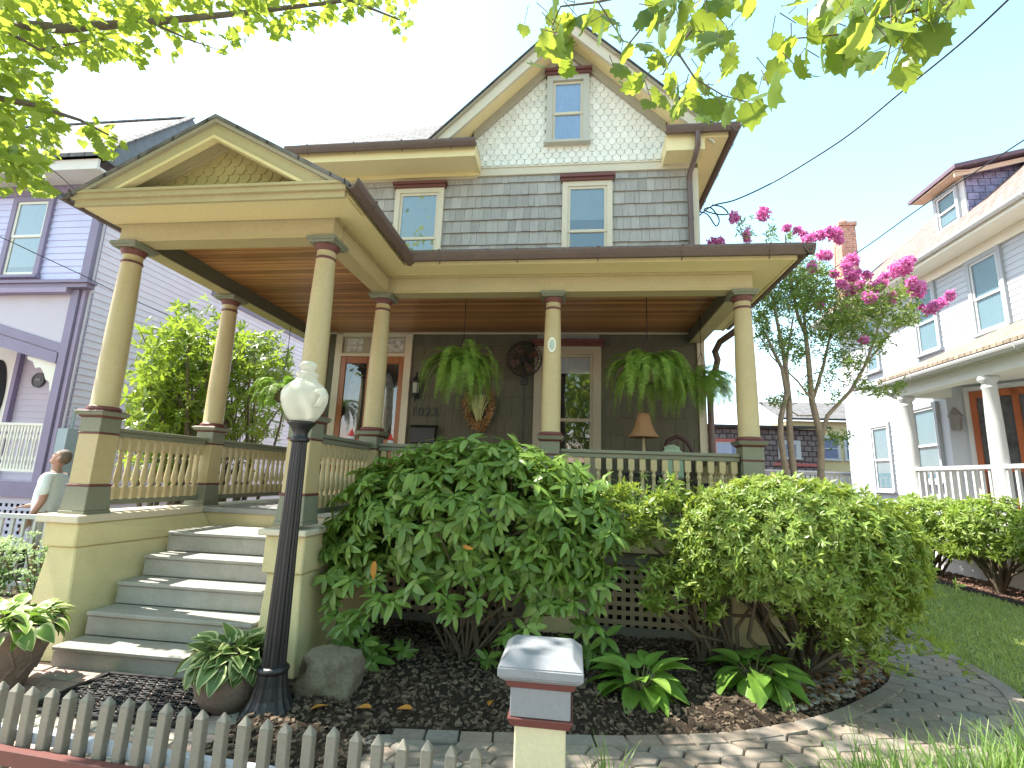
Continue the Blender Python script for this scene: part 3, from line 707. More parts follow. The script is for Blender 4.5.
b = MB(); b.box(XL, XR, Yw-.05, Yw-.004, 3.772, 3.784); b.box(XL, XR, Yw-.06, Yw-.03, 3.76, 3.772); P_('ceiling_moulding', b, M['trim'])

# stairs and cheek walls
b = MB(); YN, TD, RS = 3.575, .236, .185
for i in range(5):
    y = YN+i*TD; z = RS*(i+1); b.box(-3.88, -2.43, y+.025, 5.22, z-RS+(.001 if i else 0), z-.035)
    e = y+TD+.03 if i < 4 else 5.215
    b.box(-3.87, -2.43, y, e, z-.034, z)
steps = P_('stairs', b, M['stairs'], bevel=.008)
b = MB()
b.prism([(-4.335,3.82,.852),(-4.07,3.82,.852),(-4.02,3.50,.0),(-4.40,3.50,.0)], (0, .001, 0))
b.f.clear(); b.m.clear(); b.s.clear(); b.v.clear()
def batter(b, x0, x1, xo0, xo1, yf, yb, zb, zt, toe):
    b.add([(xo0,yf-toe,zb),(xo1,yf-toe,zb),(xo1,yb,zb),(xo0,yb,zb),(x0,yf,zt),(x1,yf,zt),(x1,yb,zt),(x0,yb,zt)], [(3,2,1,0),(4,5,6,7),(0,1,5,4),(1,2,6,5),(2,3,7,6),(3,0,4,7)])
hexf = [(3,2,1,0),(4,5,6,7),(0,1,5,4),(2,6,5),(2,5,1),(2,3,7,6),(3,0,4,7)]
b.add([(-4.39,3.74,0),(-3.94,3.74,0),(-3.78,5.19,0),(-4.39,5.19,0),(-4.36,3.83,.85),(-4.10,3.83,.85),(-3.90,5.19,.85),(-4.36,5.19,.85)], [(3,2,1,0),(4,5,6,7),(0,1,5,4),(1,2,6,5),(2,3,7,6),(3,0,4,7)])
b.add([(-4.40,3.80,.852),(-4.085,3.80,.852),(-3.90,5.19,.852),(-4.40,5.19,.852),(-4.40,3.80,1.045),(-4.08,3.80,1.045),(-4.03,5.19,1.045),(-4.40,5.19,1.045)], hexf); P_('stair_cheek_wall', b, M['stucco'], bevel=.01)
b = MB(); b.box(-4.45, -4.05, 3.755, 7.43, 1.047, 1.112); P_('cheek_cap', b, M['trim'], bevel=.008)
b = MB(); batter(b, -2.40, -2.11, -2.42, -2.05, 3.88, 5.3, 0, .74, .05); b.box(-2.435, -2.095, 3.85, 5.3, .742, 1.03); P_('stair_cheek_wall', b, M['stucco'], bevel=.01)
b = MB(); b.box(-2.475, -2.07, 3.80, 5.2, 1.032, 1.078); P_('cheek_cap', b, M['trim'], bevel=.008)
# porch floor, apron, piers, lattice
b = MB(); b.box(-4.05, 2.02, 5.17, 7.43, 1.055, ZF); b.box(-4.04, 2.0, 5.21, 5.25, .86, 1.054, 1); b.box(-4.04, -2.44, 5.2, 5.209, .90, 1.054, 1); b.box(1.96, 2.0, 5.25, 7.43, .4, 1.054, 1); b.box(-4.3,-4.2,5.4,7.43,.2,1.04,1)
P_('porch_floor', b, [M['floorp'], M['tan']], bevel=.006)
for x0, x1 in ((-.42, .03), (1.55, 2.01)):
    b = MB(); b.frustum((x0+x1)/2, 5.36, 0, .85, (x1-x0)/2+.03, (x1-x0)/2, 0, .19, .17); P_('porch_pier', b, M['stucco'], bevel=.012)
for x0, x1 in ((.05, 1.53), (-2.04, -.44)):
    b = MB(); y0 = 5.24
    b.box(x0, x1, y0, y0+.03, .74, .85); b.box(x0, x1, y0, y0+.03, .03, .16); b.box(x0, x0+.10, y0, y0+.03, .16, .74); b.box(x1-.10, x1, y0, y0+.03, .16, .74)
    M['latframe'] = mat('grey_lattice_frame', (.17, .16, .13), .6, .1); M['latslat'] = mat('lattice_slats', (.27, .235, .15), .6, .1)
    fr = P_('lattice_frame', b, M['latframe'])
    b = MB(); x = x0+.115
    while x < x1-.10: b.box(x, x+.042, y0+.022, y0+.028, .15, .75); x += .084
    z = .185
    while z < .72: b.box(x0+.09, x1-.09, y0+.012, y0+.021, z, z+.042); z += .084
    P_('lattice', b, M['latslat'], parent=fr)
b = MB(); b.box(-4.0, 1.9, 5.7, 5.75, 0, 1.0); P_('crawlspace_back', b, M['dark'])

# columns
def column(x, y, pm=1):
    b = MB()
    b.lathe(x, y, [(.128, ZPC, 1), (.132, ZPC+.012, 1), (.128, ZPC+.028, 1), (.112, ZPC+.036, 0), (.105, ZPC+.05, 0), (.1045, ZPC+.4, 0), (.101, ZPC+.75, 0), (.094, ZPC+1.1, 0), (.084, 3.42, 0), (.086, 3.425, 1), (.091, 3.432, 1), (.091, 3.444, 1), (.084, 3.452, 0), (.082, 3.50, 0), (.084, 3.505, 1), (.098, 3.53, 1), (.11, 3.555, 1), (.11, 3.562, 1)], 28)
    c = P_('column', b, [M['column'], M['maroon']])
    b = MB(); b.frustum(x, y, 3.563, 3.585, .118, .132); b.frustum(x, y, 3.585, 3.62, .138, .138); P_('capital', b, M['sage'], .004, c)
    b = MB()
    b.frustum(x, y, ZF, 1.14, .128, .128, 0); b.frustum(x, y, 1.14, 1.345, .122, .108, 0); b.frustum(x, y, 1.345, 1.362, .115, .115, 2); b.frustum(x, y, 1.362, 1.80, .102, .100, pm)
    b.frustum(x, y, 1.80, 1.814, .108, .108, 2); b.frustum(x, y, 1.814, 1.945, .103, .103, 0); b.frustum(x, y, 1.945, 1.962, .11, .125, 2); b.frustum(x, y, 1.962, 1.99, .132, .145, 0); b.frustum(x, y, 1.99, 2.0, .148, .148, 0); b.frustum(x, y, 2.0, 2.011, .138, .132, 2)
    P_('pedestal', b, [M['sage'], M['column'], M['maroon']], .004, c)
for x, y in ((xA, Y0), (xB, Y0), (xA, Y1), (xB, Y1), (xD, Y1), (xE, Y1)): column(x, y, 0 if x > -1 else 1)
# railings
def baluster_mb():
    b = MB(); h = .0
    b.frustum(0, 0, 1.225, 1.33, .03, .03); b.lathe(0, 0, [(.028,1.331,0),(.018,1.345,0),(.016,1.355,0),(.026,1.375,0),(.031,1.41,0),(.027,1.46,0),(.019,1.55,0),(.017,1.60,0),(.024,1.615,0),(.024,1.628,0),(.017,1.64,0),(.02,1.66,0),(.029,1.674,0)], 10); b.frustum(0, 0, 1.675, 1.79, .03, .03)
    return b
bal_proto = None
def railing(p, q, n):
    global bal_proto
    (x0, y0), (x1, y1) = p, q; b = MB()
    b.bar((x0,y0,1.815), (x1,y1,1.815), .075, .05, 0); b.bar((x0,y0,1.856), (x1,y1,1.856), .115, .035, 0); b.bar((x0,y0,1.20), (x1,y1,1.20), .075, .05, 0)
    r = P_('railing', b, M['sage'], .006)
    for i in range(n):
        t = (i+.5)/n; x, y = x0+(x1-x0)*t, y0+(y1-y0)*t
        if bal_proto is None:
            o = build('baluster', baluster_mb(), M['column'], None, (0, 0, 0)); bal_proto = o
        else:
            o = bal_proto.copy(); col.objects.link(o)
        o.parent = r; o.location = Vector((x, y, 0))-Vector(ORIG[r.name])
railing((xA, Y0+.11), (xA, Y1-.11), 12); railing((xA, Y1+.11), (xA, Yw-.05), 17); railing((xB, Y0+.11), (xB, Y1-.11), 12)
railing((xB+.11, Y1), (xD-.11, Y1), 15); railing((xD+.11, Y1), (xE-.11, Y1), 16); railing((xE, Y1+.11), (xE, Yw-.05), 17)
# beams
b = MB(); h = .088; zb = 3.622
def beam(x0, x1, y0, y1):
    b.box(x0, x1, y0, y1, zb+.035, ZBT-.03, 0)
    b.box(x0-.004, x1+.004, y0-.004, y1+.004, zb, zb+.034, 1); b.box(x0-.012, x1+.012, y0-.012, y1+.012, ZBT-.029, ZBT, 1)
beam(xA-h, xB+h, Y0-h, Y0+h); beam(xA-h, xA+h, Y0+h+.015, Yw-.06); beam(xB-h, xB+h, Y0+h+.015, Y1-h-.015); beam(xB-h, xE+h, Y1-h, Y1+h); beam(xE-h, xE+h, Y1+h+.015, Yw-.06)
P_('porch_beam', b, [M['tan'], M['column']])
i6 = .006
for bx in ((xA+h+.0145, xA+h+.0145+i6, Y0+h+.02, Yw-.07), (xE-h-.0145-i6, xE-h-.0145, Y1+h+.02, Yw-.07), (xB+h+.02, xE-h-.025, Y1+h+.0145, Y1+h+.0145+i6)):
    b = MB(); b.box(*bx, zb+.002, ZCEIL-.001); P_('beam_inner_board', b, M['olive'])  # thin boards give the inner beam faces a darker olive tone
b = MB(); b.box(xA+h+.022, xB-h-.0, Y0+h+.015, Yw-.055, ZCEIL, ZCEIL+.02); b.box(xB-h+.001, xE-h-.022, Y1+h+.022, Yw-.055, ZCEIL, ZCEIL+.02); b.box(xB-h+.001, xB-h+.002, Y1, Yw-.06, ZCEIL, ZCEIL+.02)
P_('porch_ceiling', b, M['beadboard'])
# porch cornice: soffits + fascias
XC = -3.13; EL, ER = -4.40, -1.90; YG, XG = 4.97, 2.21
b = MB()
b.box(EL, xA-h-.013, 3.53, Yw, ZBT+.001, ZBT+.02); b.box(EL, ER, 3.53, Y0-h-.013, ZBT+.001-.03, ZBT+.018-.03)
b.box(xB+h+.013, ER, Y0-h-.01, YG, ZBT+.001, ZBT+.02); b.box(xB+h+.013, XG, YG, Y1-h-.013, ZBT+.001, ZBT+.02); b.box(xE+h+.013, XG, Y1-h-.012, Yw, ZBT+.001, ZBT+.02)
P_('porch_soffit', b, M['cream'])
b = MB()
b.box(EL-.02, EL, 3.53, Yw, ZBT-.01, 3.93, 0); b.box(ER, ER+.02, 3.53, YG, ZBT-.01, 3.93, 0); b.box(ER+.02, XG, YG-.02, YG, ZBT-.01, 3.93, 0); b.box(XG, XG+.02, YG-.02, Yw, ZBT-.01, 3.93, 0)
b.box(EL-.01, ER+.01, 3.50, 3.529, 3.775, 3.86, 1); b.box(EL-.03, ER+.03, 3.47, 3.499, 3.83, 3.875, 1); b.box(EL-.045, ER+.045, 3.45, 3.53, 3.876, 3.90, 1)
P_('porch_fascia', b, [M['cream'], M['tan']])
b = MB(); b.add([(EL,3.46,3.902),(ER,3.46,3.902),(ER,3.7,3.96),(EL,3.7,3.96),(EL,3.7,3.9),(ER,3.7,3.9)], [(0,1,2,3),(3,2,5,4)]); P_('pent_ledge', b, M['taupe'])
ztop = lambda x: 4.545-.545*abs(x-XC)
b = MB(); b.add([(EL,3.685,3.90),(ER,3.685,3.90),(XC,3.685,ztop(XC)-.05)], [(0,1,2)])
P_('pediment_back', b, M['tan'])
b = MB(); scales(b, lambda u, d, z: (u, 3.683+d, z), .105, .085, EL+.3, ER-.3, 3.965, 4.5, lambda x, z: z < ztop(x)-.13, .016); P_('pediment_scales', b, M['tanscale'])
b = MB()
for s in (-1, 1):
    xe = EL-.03 if s < 0 else ER+.03
    for y0, y1, t0, t1, m in ((3.48, 3.53, .035, .15, 0), (3.465, 3.53, .152, .182, 1), (3.45, 3.53, .0, .034, 2)):
        zl = 3.902; w0 = min((ztop(XC)-t0-zl)/.545, abs(xe-XC)); w1 = min((ztop(XC)-t1-zl)/.545, abs(xe-XC))
        b.prism([(XC,y0,ztop(XC)-t0),(XC+s*w0,y0,ztop(XC)-t0-.545*w0),(XC+s*w1,y0,ztop(XC)-t1-.545*w1),(XC,y0,ztop(XC)-t1)], (0,y1-y0,0), m)
    xe = XC+s*(ztop(XC)-.12-3.91)/.545
    b.prism([(XC,3.531,ztop(XC)-.10),(xe,3.531,ztop(xe)-.10),(xe,3.531,ztop(xe)-.12),(XC,3.531,ztop(XC)-.12)], (0,.153,0), 0)
    b.prism([(XC,3.66,ztop(XC)-.122),(xe*.86+XC*.14,3.66,ztop(xe*.86+XC*.14)-.122),(xe*.86+XC*.14,3.66,ztop(xe*.86+XC*.14)-.15),(XC,3.66,ztop(XC)-.15)], (0,.022,0), 0)
P_('pediment_rake', b, [M['tan'], M['cream'], M['taupe']])
b = MB()
for s in (-1, 1):
    xe = EL-.06 if s < 0 else ER+.06
    b.prism([(XC,3.44,ztop(XC)+.035),(xe,3.44,ztop(xe)+.035),(xe,3.44,ztop(xe)+.001),(XC,3.44,ztop(XC)+.001)], (0,4.0,0), 0)
b.prism([(ER-.3,YG-.05,3.95),(XG+.05,YG-.05,3.95),(XR,7.44,4.62),(XC+.6,7.44,4.62)], (0,0,.04), 0)
b.prism([(XG+.05,YG-.05,3.95),(XG+.05,7.44,3.95),(XR,7.44,4.62)], (0,0,.04), 0)
P_('porch_roof', b, M['roof'])
def gutter_on(b, p, q, out, sc=1., strap=.75):
    p, q, o = Vector(p), Vector(q), Vector(out)
    prof = [(0,0),(.012,-.05),(.05,-.095),(.085,-.095),(.115,-.055),(.128,-.02),(.128,0),(.118,0),(.105,-.045),(.08,-.083),(.052,-.083),(.02,-.045),(.01,0)]
    b.prism([p+o*(a*sc)+Vector((0,0,z*sc)) for a, z in prof], q-p)
    n = max(1, int((q-p).length/strap)); d = (q-p).normalized()
    for i in range(1, n+1):
        c = p+(q-p)*((i-.5)/n); b.bar(c+o*.0+Vector((0,0,.006)), c+o*.14*sc+Vector((0,0,.006)), .02, .004); b.bar(c+o*.132*sc, c+o*.112*sc+Vector((0,0,-.085*sc)), .014, .006); b.bar(c+o*.1*sc+Vector((0,0,-.098*sc)), c+o*.06*sc+Vector((0,0,-.13*sc)), .012, .006)
b = MB(); gutter_on(b, (EL-.02,3.44,3.905), (EL-.02,Yw,3.905), (-1,0,0)); P_('porch_gutter', b, M['gutter'])
b = MB(); gutter_on(b, (ER+.02,3.44,3.905), (ER+.02,YG-.03,3.905), (1,0,0)); gutter_on(b, (ER+.02,YG-.02,3.935), (XG+.148,YG-.02,3.935), (0,-1,0)); gutter_on(b, (XG+.02,YG-.15,3.935), (XG+.02,Yw,3.935), (1,0,0))
P_('porch_gutter', b, M['gutter'])
# downspouts
b = MB(); b.tube([(XG+.08,6.55,3.83),(XG+.08,6.57,3.70),(2.16,6.7,3.60),(2.03,6.95,3.52),(2.0,7.1,3.42),(2.06,7.2,3.32),(2.05,7.28,3.2),(1.985,7.36,3.08),(1.985,7.38,2.9),(1.985,7.38,.2)], .045, 10); P_('downspout', b, M['gutter'])
b = MB(); b.tube([(1.83,6.93,6.83),(1.83,6.94,6.60),(1.815,7.05,6.50),(1.79,7.31,6.38),(1.79,7.34,6.2),(1.79,7.34,4.4)], .042, 10)
for z in (6.3, 5.6, 4.9): b.tube([(1.79,7.34,z),(1.79,7.34,z+.03)], .047, 10)
P_('downspout', b, M['gutter'])
# main eave left of the gable
b = MB(); b.box(-4.75, -1.62, 6.93, Yw-.03, 6.585, 6.605, 0); b.box(-4.75, -1.62, 6.90, 6.929, 6.57, 6.78, 0); b.box(-4.75,-1.62,Yw-.09,Yw-.046,6.52,6.584,0); b.box(-1.62,-1.60,6.90,Yw-.03,6.57,6.80,0); b.box(-4.78,-4.75,6.9,15,6.57,6.78,0)
P_('eave_box', b, M['cream']); b = MB(); b.box(1.40, 1.93, 7.03, Yw-.065, 6.60, 6.62, 0); b.box(1.38, 1.95, 7.0, 7.029, 6.58, 6.86, 0); b.box(1.931,1.95,7.03,Yw-.065,6.6,6.86,0); b.box(1.951, 2.28, 7.0, 7.03, 6.78, 6.86, 0); b.box(1.951,2.28,7.031,Yw-.064,6.785,6.80,0); b.box(1.38,1.40,7.03,Yw-.03,6.58,6.86,0); b.box(XR+.04, 2.28, Yw-.063, 15, 6.785, 6.80, 0); b.box(2.281, 2.30, 7.0, 15, 6.78, 6.86, 0); b.box(XR+.036, XR+.05, Yw-.06, 15, 6.56, 6.784, 0)
P_('eave_box', b, M['cream'])
b = MB(); gutter_on(b, (-4.8,6.90,6.80), (-1.58,6.90,6.80), (0,-1,0), 1.1); P_('eave_gutter', b, M['gutter']); b = MB(); gutter_on(b, (1.36,7.0,6.92), (2.44,7.0,6.92), (0,-1,0), 1.1); gutter_on(b, (2.30,6.87,6.90), (2.30,15,6.90), (1,0,0), 1.3); P_('eave_gutter', b, M['gutter'])
GX, GZ, GS = -.15, 9.18, .985
gz = lambda x: GZ-GS*abs(x-GX)
b = MB()
for s, xe in ((-1, -2.40), (1, 2.10)):
    for y0, y1, t0, t1, m in ((7.04, 7.075, .05, .24, 0), (7.02, 7.075, .241, .28, 0), (7.0, 7.05, .0, .049, 1)):
        b.prism([(GX,y0,gz(GX)-t0),(xe,y0,gz(xe)-t0),(xe,y0,gz(xe)-t1),(GX,y0,gz(GX)-t1)], (0,y1-y0,0), m)
    xe = min(xe, 1.90)
    b.prism([(GX,7.076,gz(GX)-.20),(xe,7.076,gz(xe)-.20),(xe,7.076,gz(xe)-.22),(GX,7.076,gz(GX)-.22)], (0,Yw-7.08,0), 2)
    x2 = -1.75 if s < 0 else 1.45
    b.prism([(GX,Yw-.07,gz(GX)-.222),(x2,Yw-.07,gz(x2)-.222),(x2,Yw-.07,gz(x2)-.40),(GX,Yw-.07,gz(GX)-.40)], (0,.07,0), 1)
P_('gable_rake', b, [M['trim'], M['taupe'], M['cream']])
b = MB()
b.box(2.10, 2.36, 6.98, 15, 6.925, 6.94)
for s, xe in ((-1, -2.46), (1, 2.16)):
    b.prism([(GX,6.97,gz(GX)+.03),(xe,6.97,gz(xe)+.03),(xe,6.97,gz(xe)+.001),(GX,6.97,gz(GX)+.001)], (0,7.5,0))
b.add([(-4.85,6.83,6.83),(-2.6,6.83,6.83),(-.36,9.4,9.25),(-2.35,9.4,9.25),(-4.85,15,6.83),(-2.35,12.5,9.25),(-2.6,6.86,6.815),(-1.6,6.86,6.815),(-1.6,7.43,6.815),(-2.2,7.43,7.0)], [(0,1,2,3),(0,3,5,4),(6,7,8,9)])
P_('roof', b, M['roof'])
# fixed fittings on the porch wall
b = MB(); wx, wy = -2.43, Yw-.13
b.box(wx-.03, wx+.03, Yw-.03, Yw-.018, 2.70, 2.98); b.tube([(wx, Yw-.03, 2.92), (wx, wy, 2.98), (wx, wy, 3.0)], .012, 6); b.lathe(wx, wy, [(.012,3.12,0),(.02,3.05,0),(.07,2.98,0),(.075,2.95,0)], 8, False); b.lathe(wx, wy, [(.062,2.78,0),(.05,2.74,0),(.015,2.70,0),(.01,2.64,0)], 8, False)
for i in range(4):
    t = PI/4+i*PI/2; b.bar((wx+.052*math.cos(t), wy+.052*math.sin(t), 2.78), (wx+.066*math.cos(t), wy+.066*math.sin(t), 2.95), .01, .01)
sconce = P_('wall_lantern', b, M['iron'])
b = MB(); b.lathe(wx, wy, [(.045,2.782,0),(.056,2.945,0)], 8, False); P_('lantern_glass', b, M['frost'], parent=sconce)
def text(name, s, size, loc, rot, m, parent, ext=.006):
    cu = bpy.data.curves.new(name, 'FONT'); cu.body = s; cu.size = size; cu.extrude = ext; cu.align_x = 'CENTER'; cu.space_character = 1.15
    t = bpy.data.objects.new('tmp', cu); col.objects.link(t); dg = bpy.context.evaluated_depsgraph_get(); dg.update()
    me = bpy.data.meshes.new_from_object(t.evaluated_get(dg)); bpy.data.objects.remove(t)
    me.materials.clear(); me.materials.append(m); o = bpy.data.objects.new(name, me); col.objects.link(o); o.rotation_euler = rot
    rebase(o, parent, loc); return o
text('house_number', '1023', .20, (-2.30, Yw-.032, 2.44), (R(90), 0, 0), M['iron'], house)
b = MB(); b.box(xD-.045, xD+.045, Y1-.115, Y1-.095, 2.98, 3.0); b.v.clear(); b.f.clear(); b.m.clear(); b.s.clear()
n = 18; ring = [(xD+.045*math.cos(2*PI*i/n), Y1-.112, 3.0+.085*math.sin(2*PI*i/n)) for i in range(n)]; b.prism(ring, (0,.012,0), 0)
ring = [(xD+.03*math.cos(2*PI*i/n), Y1-.118, 3.0+.062*math.sin(2*PI*i/n)) for i in range(n)]; b.prism(ring, (0,.005,0), 1)
P_('oval_plaque', b, [M['ivory'], mat('green_enamel', (.42, .5, .4), .3, .3, 30, 60)])
# ------------------------------------------------------------------ things on the porch and in front
def fern(name, label, c, rad, drop, n, seed, ztop):
    global rng
    r0 = np.random.default_rng(seed)
    t = thing(name, label, 'hanging plant', (c[0], c[1], c[2]-.12), 'hanging ferns on the porch')
    b = MB(); b.lathe(c[0], c[1], [(.06,c[2]-.17,0),(.11,c[2]-.12,0),(.15,c[2]-.02,0),(.16,c[2]+.02,0),(.14,c[2]+.02,0)], 16); build('basket', b, M['stem'], t)
    b = MB(); top = (c[0], c[1], c[2]+.42)
    for k in range(3):
        a = k*2.09+.4; b.tube([(c[0]+.15*math.cos(a), c[1]+.15*math.sin(a), c[2]+.02), top], .004, 5)
    b.tube([top, (c[0], c[1], ztop)], .005, 5); build('hanger', b, M['iron'], t)
    P = []; D = []; U = []; S = []
    for i in range(n):
        a = r0.random()*6.283; up = r0.uniform(-.1, 1.05); L_ = r0.uniform(.75, 1.3)
        p = np.array([c[0]+.07*math.cos(a), c[1]+.07*math.sin(a), c[2]+.03]); d = np.array([math.cos(a)*math.cos(up), math.sin(a)*math.cos(up), math.sin(up)])
        m = 26; step = L_*rad*1.55/m; side = np.array([-math.sin(a), math.cos(a), 0])+r0.normal(size=3)*.15
        for k in range(m):
            f = k/m
            d = d+np.array([0, 0, -1.])*(.04+.20*drop*f**.7)+r0.normal(size=3)*.018; d /= np.linalg.norm(d); p = p+d*step
            lw = (.085*(1-f)**.7+.015)*min(1, .35+f*4)*rad/.45*1.05
            nn = np.cross(side, d)
            for sg in (-1, 1):
                P.append(p); D.append(side*sg+d*.55-np.array([0, 0, .25])); U.append(nn+r0.normal(size=3)*.2); S.append(lw*r0.uniform(.8, 1.15))
    tv = np.array([(-.14,0,0),(.14,0,0),(.10,.75,-.05),(-.10,.75,-.05),(0,1.05,-.12),(0,1.05,-.12)])[:4]; tv[2] = (.05, 1., -.1); tv[3] = (-.05, 1., -.1)
    tv = np.array([(-.13,0,0),(.13,0,0),(.07,1.,-.1),(-.07,1.,-.1)])
    V, F = scatter((tv, np.array([(0,1,2,3)])), P, D, U, S); np_mesh('frond', V, F, M['fern'], t)
    return t
fern('hanging_fern', 'large hanging fern in front of the vine wreath, left of the middle column', (-1.38, 5.9, 2.90), .40, 1.0, 95, 1, ZCEIL)
fern('hanging_fern', 'full hanging fern above the brown lamp shade on the porch', (.88, 5.9, 2.88), .41, 1.05, 100, 2, ZCEIL)
fern('hanging_fern', 'darker hanging fern next to the right-hand corner column and downspout', (1.68, 6.6, 2.86), .35, 1.0, 80, 3, ZCEIL)
fern('hanging_fern', 'hanging fern under the left porch beam, behind the lamp globe', (-4.15, 6.55, 2.66), .33, 1.0, 70, 4, 3.63)
# vine wreath with a dry bunch
t = thing('wreath', 'brown dried vine wreath with a pale straw bunch hanging on the porch wall', 'wreath', (-1.42, 7.36, 2.3))
V0 = []; b = MB()
for i in range(420):
    a = R(random.uniform(-215, 35)); rx, rz = .195+random.gauss(0, .03), .27+random.gauss(0, .03)
    c = Vector((-1.42+rx*math.cos(a), Yw-.09+random.gauss(0, .02), 2.62+rz*math.sin(a)*1.2)); d = Vector((random.gauss(0, 1), random.gauss(0, .6), random.gauss(0, 1))).normalized()*.028
    b.tube([c-d, c+Vector((random.gauss(0, .012), random.gauss(0, .012), random.gauss(0, .012))), c+d], [.004, .013, .003], 5)
build('wreath_ring', b, M['wicker'], t)
b = MB()
for i in range(60):
    x = random.gauss(0, .045); b.tube([(-1.42+x*.3, Yw-.10, 2.36), (-1.42+x, Yw-.13, 2.55), (-1.42+x*2.2, Yw-.10, 2.78)], [.006, .007, .003], 4)
build('straw_bunch', b, mat('pale_green_straw', (.45, .46, .2), .8, .3), t)
# wall fan
t = thing('wall_fan', 'dark wire-caged fan mounted on the porch wall beside the middle column', 'fan', (-.745, 7.3, 3.05))
fc = Vector((-.745, 7.24, 3.33)); b = MB()
for rr, dy in ((.265, 0), (.27, .05), (.22, -.035), (.15, -.055), (.07, -.065)):
    b.tube([(fc.x+rr*math.cos(2*PI*i/28), fc.y+dy, fc.z+rr*math.sin(2*PI*i/28)) for i in range(29)], .006, 5)
for i in range(24):
    a = 2*PI*i/24; c, s = math.cos(a), math.sin(a); b.tube([(fc.x+.03*c, fc.y-.068, fc.z+.03*s), (fc.x+.15*c, fc.y-.055, fc.z+.15*s), (fc.x+.265*c, fc.y, fc.z+.265*s), (fc.x+.27*c, fc.y+.05, fc.z+.27*s), (fc.x+.08*c, fc.y+.11, fc.z+.08*s)], .0035, 4)
build('cage', b, M['iron'], t)
b = MB()
for i in range(4):
    a = i*PI/2+.5; pts = [(.03,-.3),(.12,-.42),(.22,-.25),(.23,.2),(.1,.3)]
    poly = [(fc.x+r*math.cos(a+w), fc.y+.02+w*.05, fc.z+r*math.sin(a+w)) for r, w in pts]; b.prism(poly, (0, .006, 0))
build('blade', b, mat('brown_fan_blade', (.13, .075, .05), .4, .2), t)
b = MB(); b.tube([(fc.x, fc.y+.0, fc.z), (fc.x, fc.y+.16, fc.z)], [.05, .075], 14); b.tube([(fc.x, fc.y+.12, fc.z), (fc.x, Yw-.03, 3.02)], .025, 8); b.box(fc.x-.05, fc.x+.05, Yw-.06, Yw-.02, 2.96, 3.06); b.tube([(fc.x, Yw-.035, 2.97), (fc.x, Yw-.035, 1.6)], .006, 5); build('motor', b, M['iron'], t)
# mailbox
t = thing('mailbox', 'black wall mailbox under the house number', 'mailbox', (-2.27, 7.35, 2.05))
b = MB(); b.box(-2.46, -2.08, Yw-.13, Yw-.025, 2.02, 2.24); build('mailbox_body', b, M['iron'], t, bevel=.008)
b = MB(); b.prism([(-2.475,Yw-.02,2.30),(-2.475,Yw-.09,2.29),(-2.475,Yw-.15,2.245),(-2.475,Yw-.15,2.225),(-2.475,Yw-.02,2.245)], (.41, 0, 0)); build('lid', b, M['iron'], t)
# table lamp on a little table
t = thing('side_table', 'small dark porch table carrying the brown-shaded lamp', 'table', (.88, 6.3, ZF))
b = MB(); b.lathe(.88, 6.3, [(.24,1.62,0),(.25,1.63,0),(.25,1.655,0),(.24,1.66,0)], 24); build('tabletop', b, M['iron'], t)
for k in range(3):
    a = k*2.094+.3; b = MB(); b.tube([(.88+.2*math.cos(a), 6.3+.2*math.sin(a), ZF), (.88+.12*math.cos(a), 6.3+.12*math.sin(a), 1.4), (.88+.18*math.cos(a), 6.3+.18*math.sin(a), 1.62)], .012, 6); build('leg', b, M['iron'], t)
t = thing('table_lamp', 'lamp with a flared brown shade standing behind the porch rail', 'lamp', (.88, 6.3, 1.662))
b = MB(); b.lathe(.88, 6.3, [(.08,1.662,0),(.08,1.68,0),(.03,1.70,0),(.022,1.80,0),(.03,1.9,0),(.02,2.0,0),(.012,2.2,0),(.012,2.46,0)], 14); build('lamp_base', b, mat('dull_brass', (.3, .24, .14), .45, .2, metallic=.6), t)
b = MB(); b.lathe(.88, 6.3, [(.185,2.10,0),(.18,2.115,0),(.135,2.18,0),(.105,2.26,0),(.085,2.34,0),(.07,2.40,0)], 24); build('lamp_shade', b, M['shade'], t)
# porch chair
t = thing('porch_chair', 'dark curved porch chair with a pale green cushion behind the rail', 'chair', (1.35, 6.3, ZF))
b = MB(); b.box(1.12, 1.62, 6.1, 6.6, 1.53, 1.57); build('seat', b, M['iron'], t, bevel=.01)
for sx in (1.14, 1.6):
    for sy in (6.12, 6.58): b = MB(); b.tube([(sx, sy, 1.53), (sx, sy, ZF)], [.02, .015], 8); build('leg', b, M['iron'], t)
b = MB(); b.tube([(1.14,6.58,1.55),(1.16,6.64,1.9),(1.24,6.68,2.1),(1.36,6.69,2.16),(1.48,6.68,2.1),(1.58,6.64,1.9),(1.6,6.58,1.55)], .025, 8)
for k in range(5): x = 1.2+k*.08; b.tube([(x,6.6,1.57),(x,6.67,2.08)], .01, 6)
build('backrest', b, mat('dark_brown_wood', (.07, .03, .03), .4, .2), t)
b = MB(); b.frustum(1.27, 6.56, 1.6, 1.98, .14, .12, 0, .04, .05); b.frustum(1.27, 6.57, 1.98, 2.04, .12, .06, 0, .05, .03); build('cushion', b, mat('pale_green_cushion', (.42, .55, .38), .9, .05), t, bevel=.03)
# red and white ornaments on the rail
for (x, y), lab in (((-2.25, 4.83), 'small red and white ornament on the porch rail left of the door column'), ((-2.02, 5.33), 'small red cone-topped ornament on the rail, right of the door column')):
    t = thing('rail_ornament', lab, 'ornament', (x, y, ZR), 'red ornaments on the porch rail')
    b = MB(); b.lathe(x, y, [(.03,ZR,0),(.034,ZR+.01,0),(.034,ZR+.03,0),(.025,ZR+.045,0)], 14); build('ornament_body', b, M['white'], t)
    b = MB(); b.lathe(x, y, [(.035,ZR+.035,0),(.03,ZR+.05,0),(.015,ZR+.085,0),(.003,ZR+.11,0)], 14); build('cone_top', b, M['red'], t)
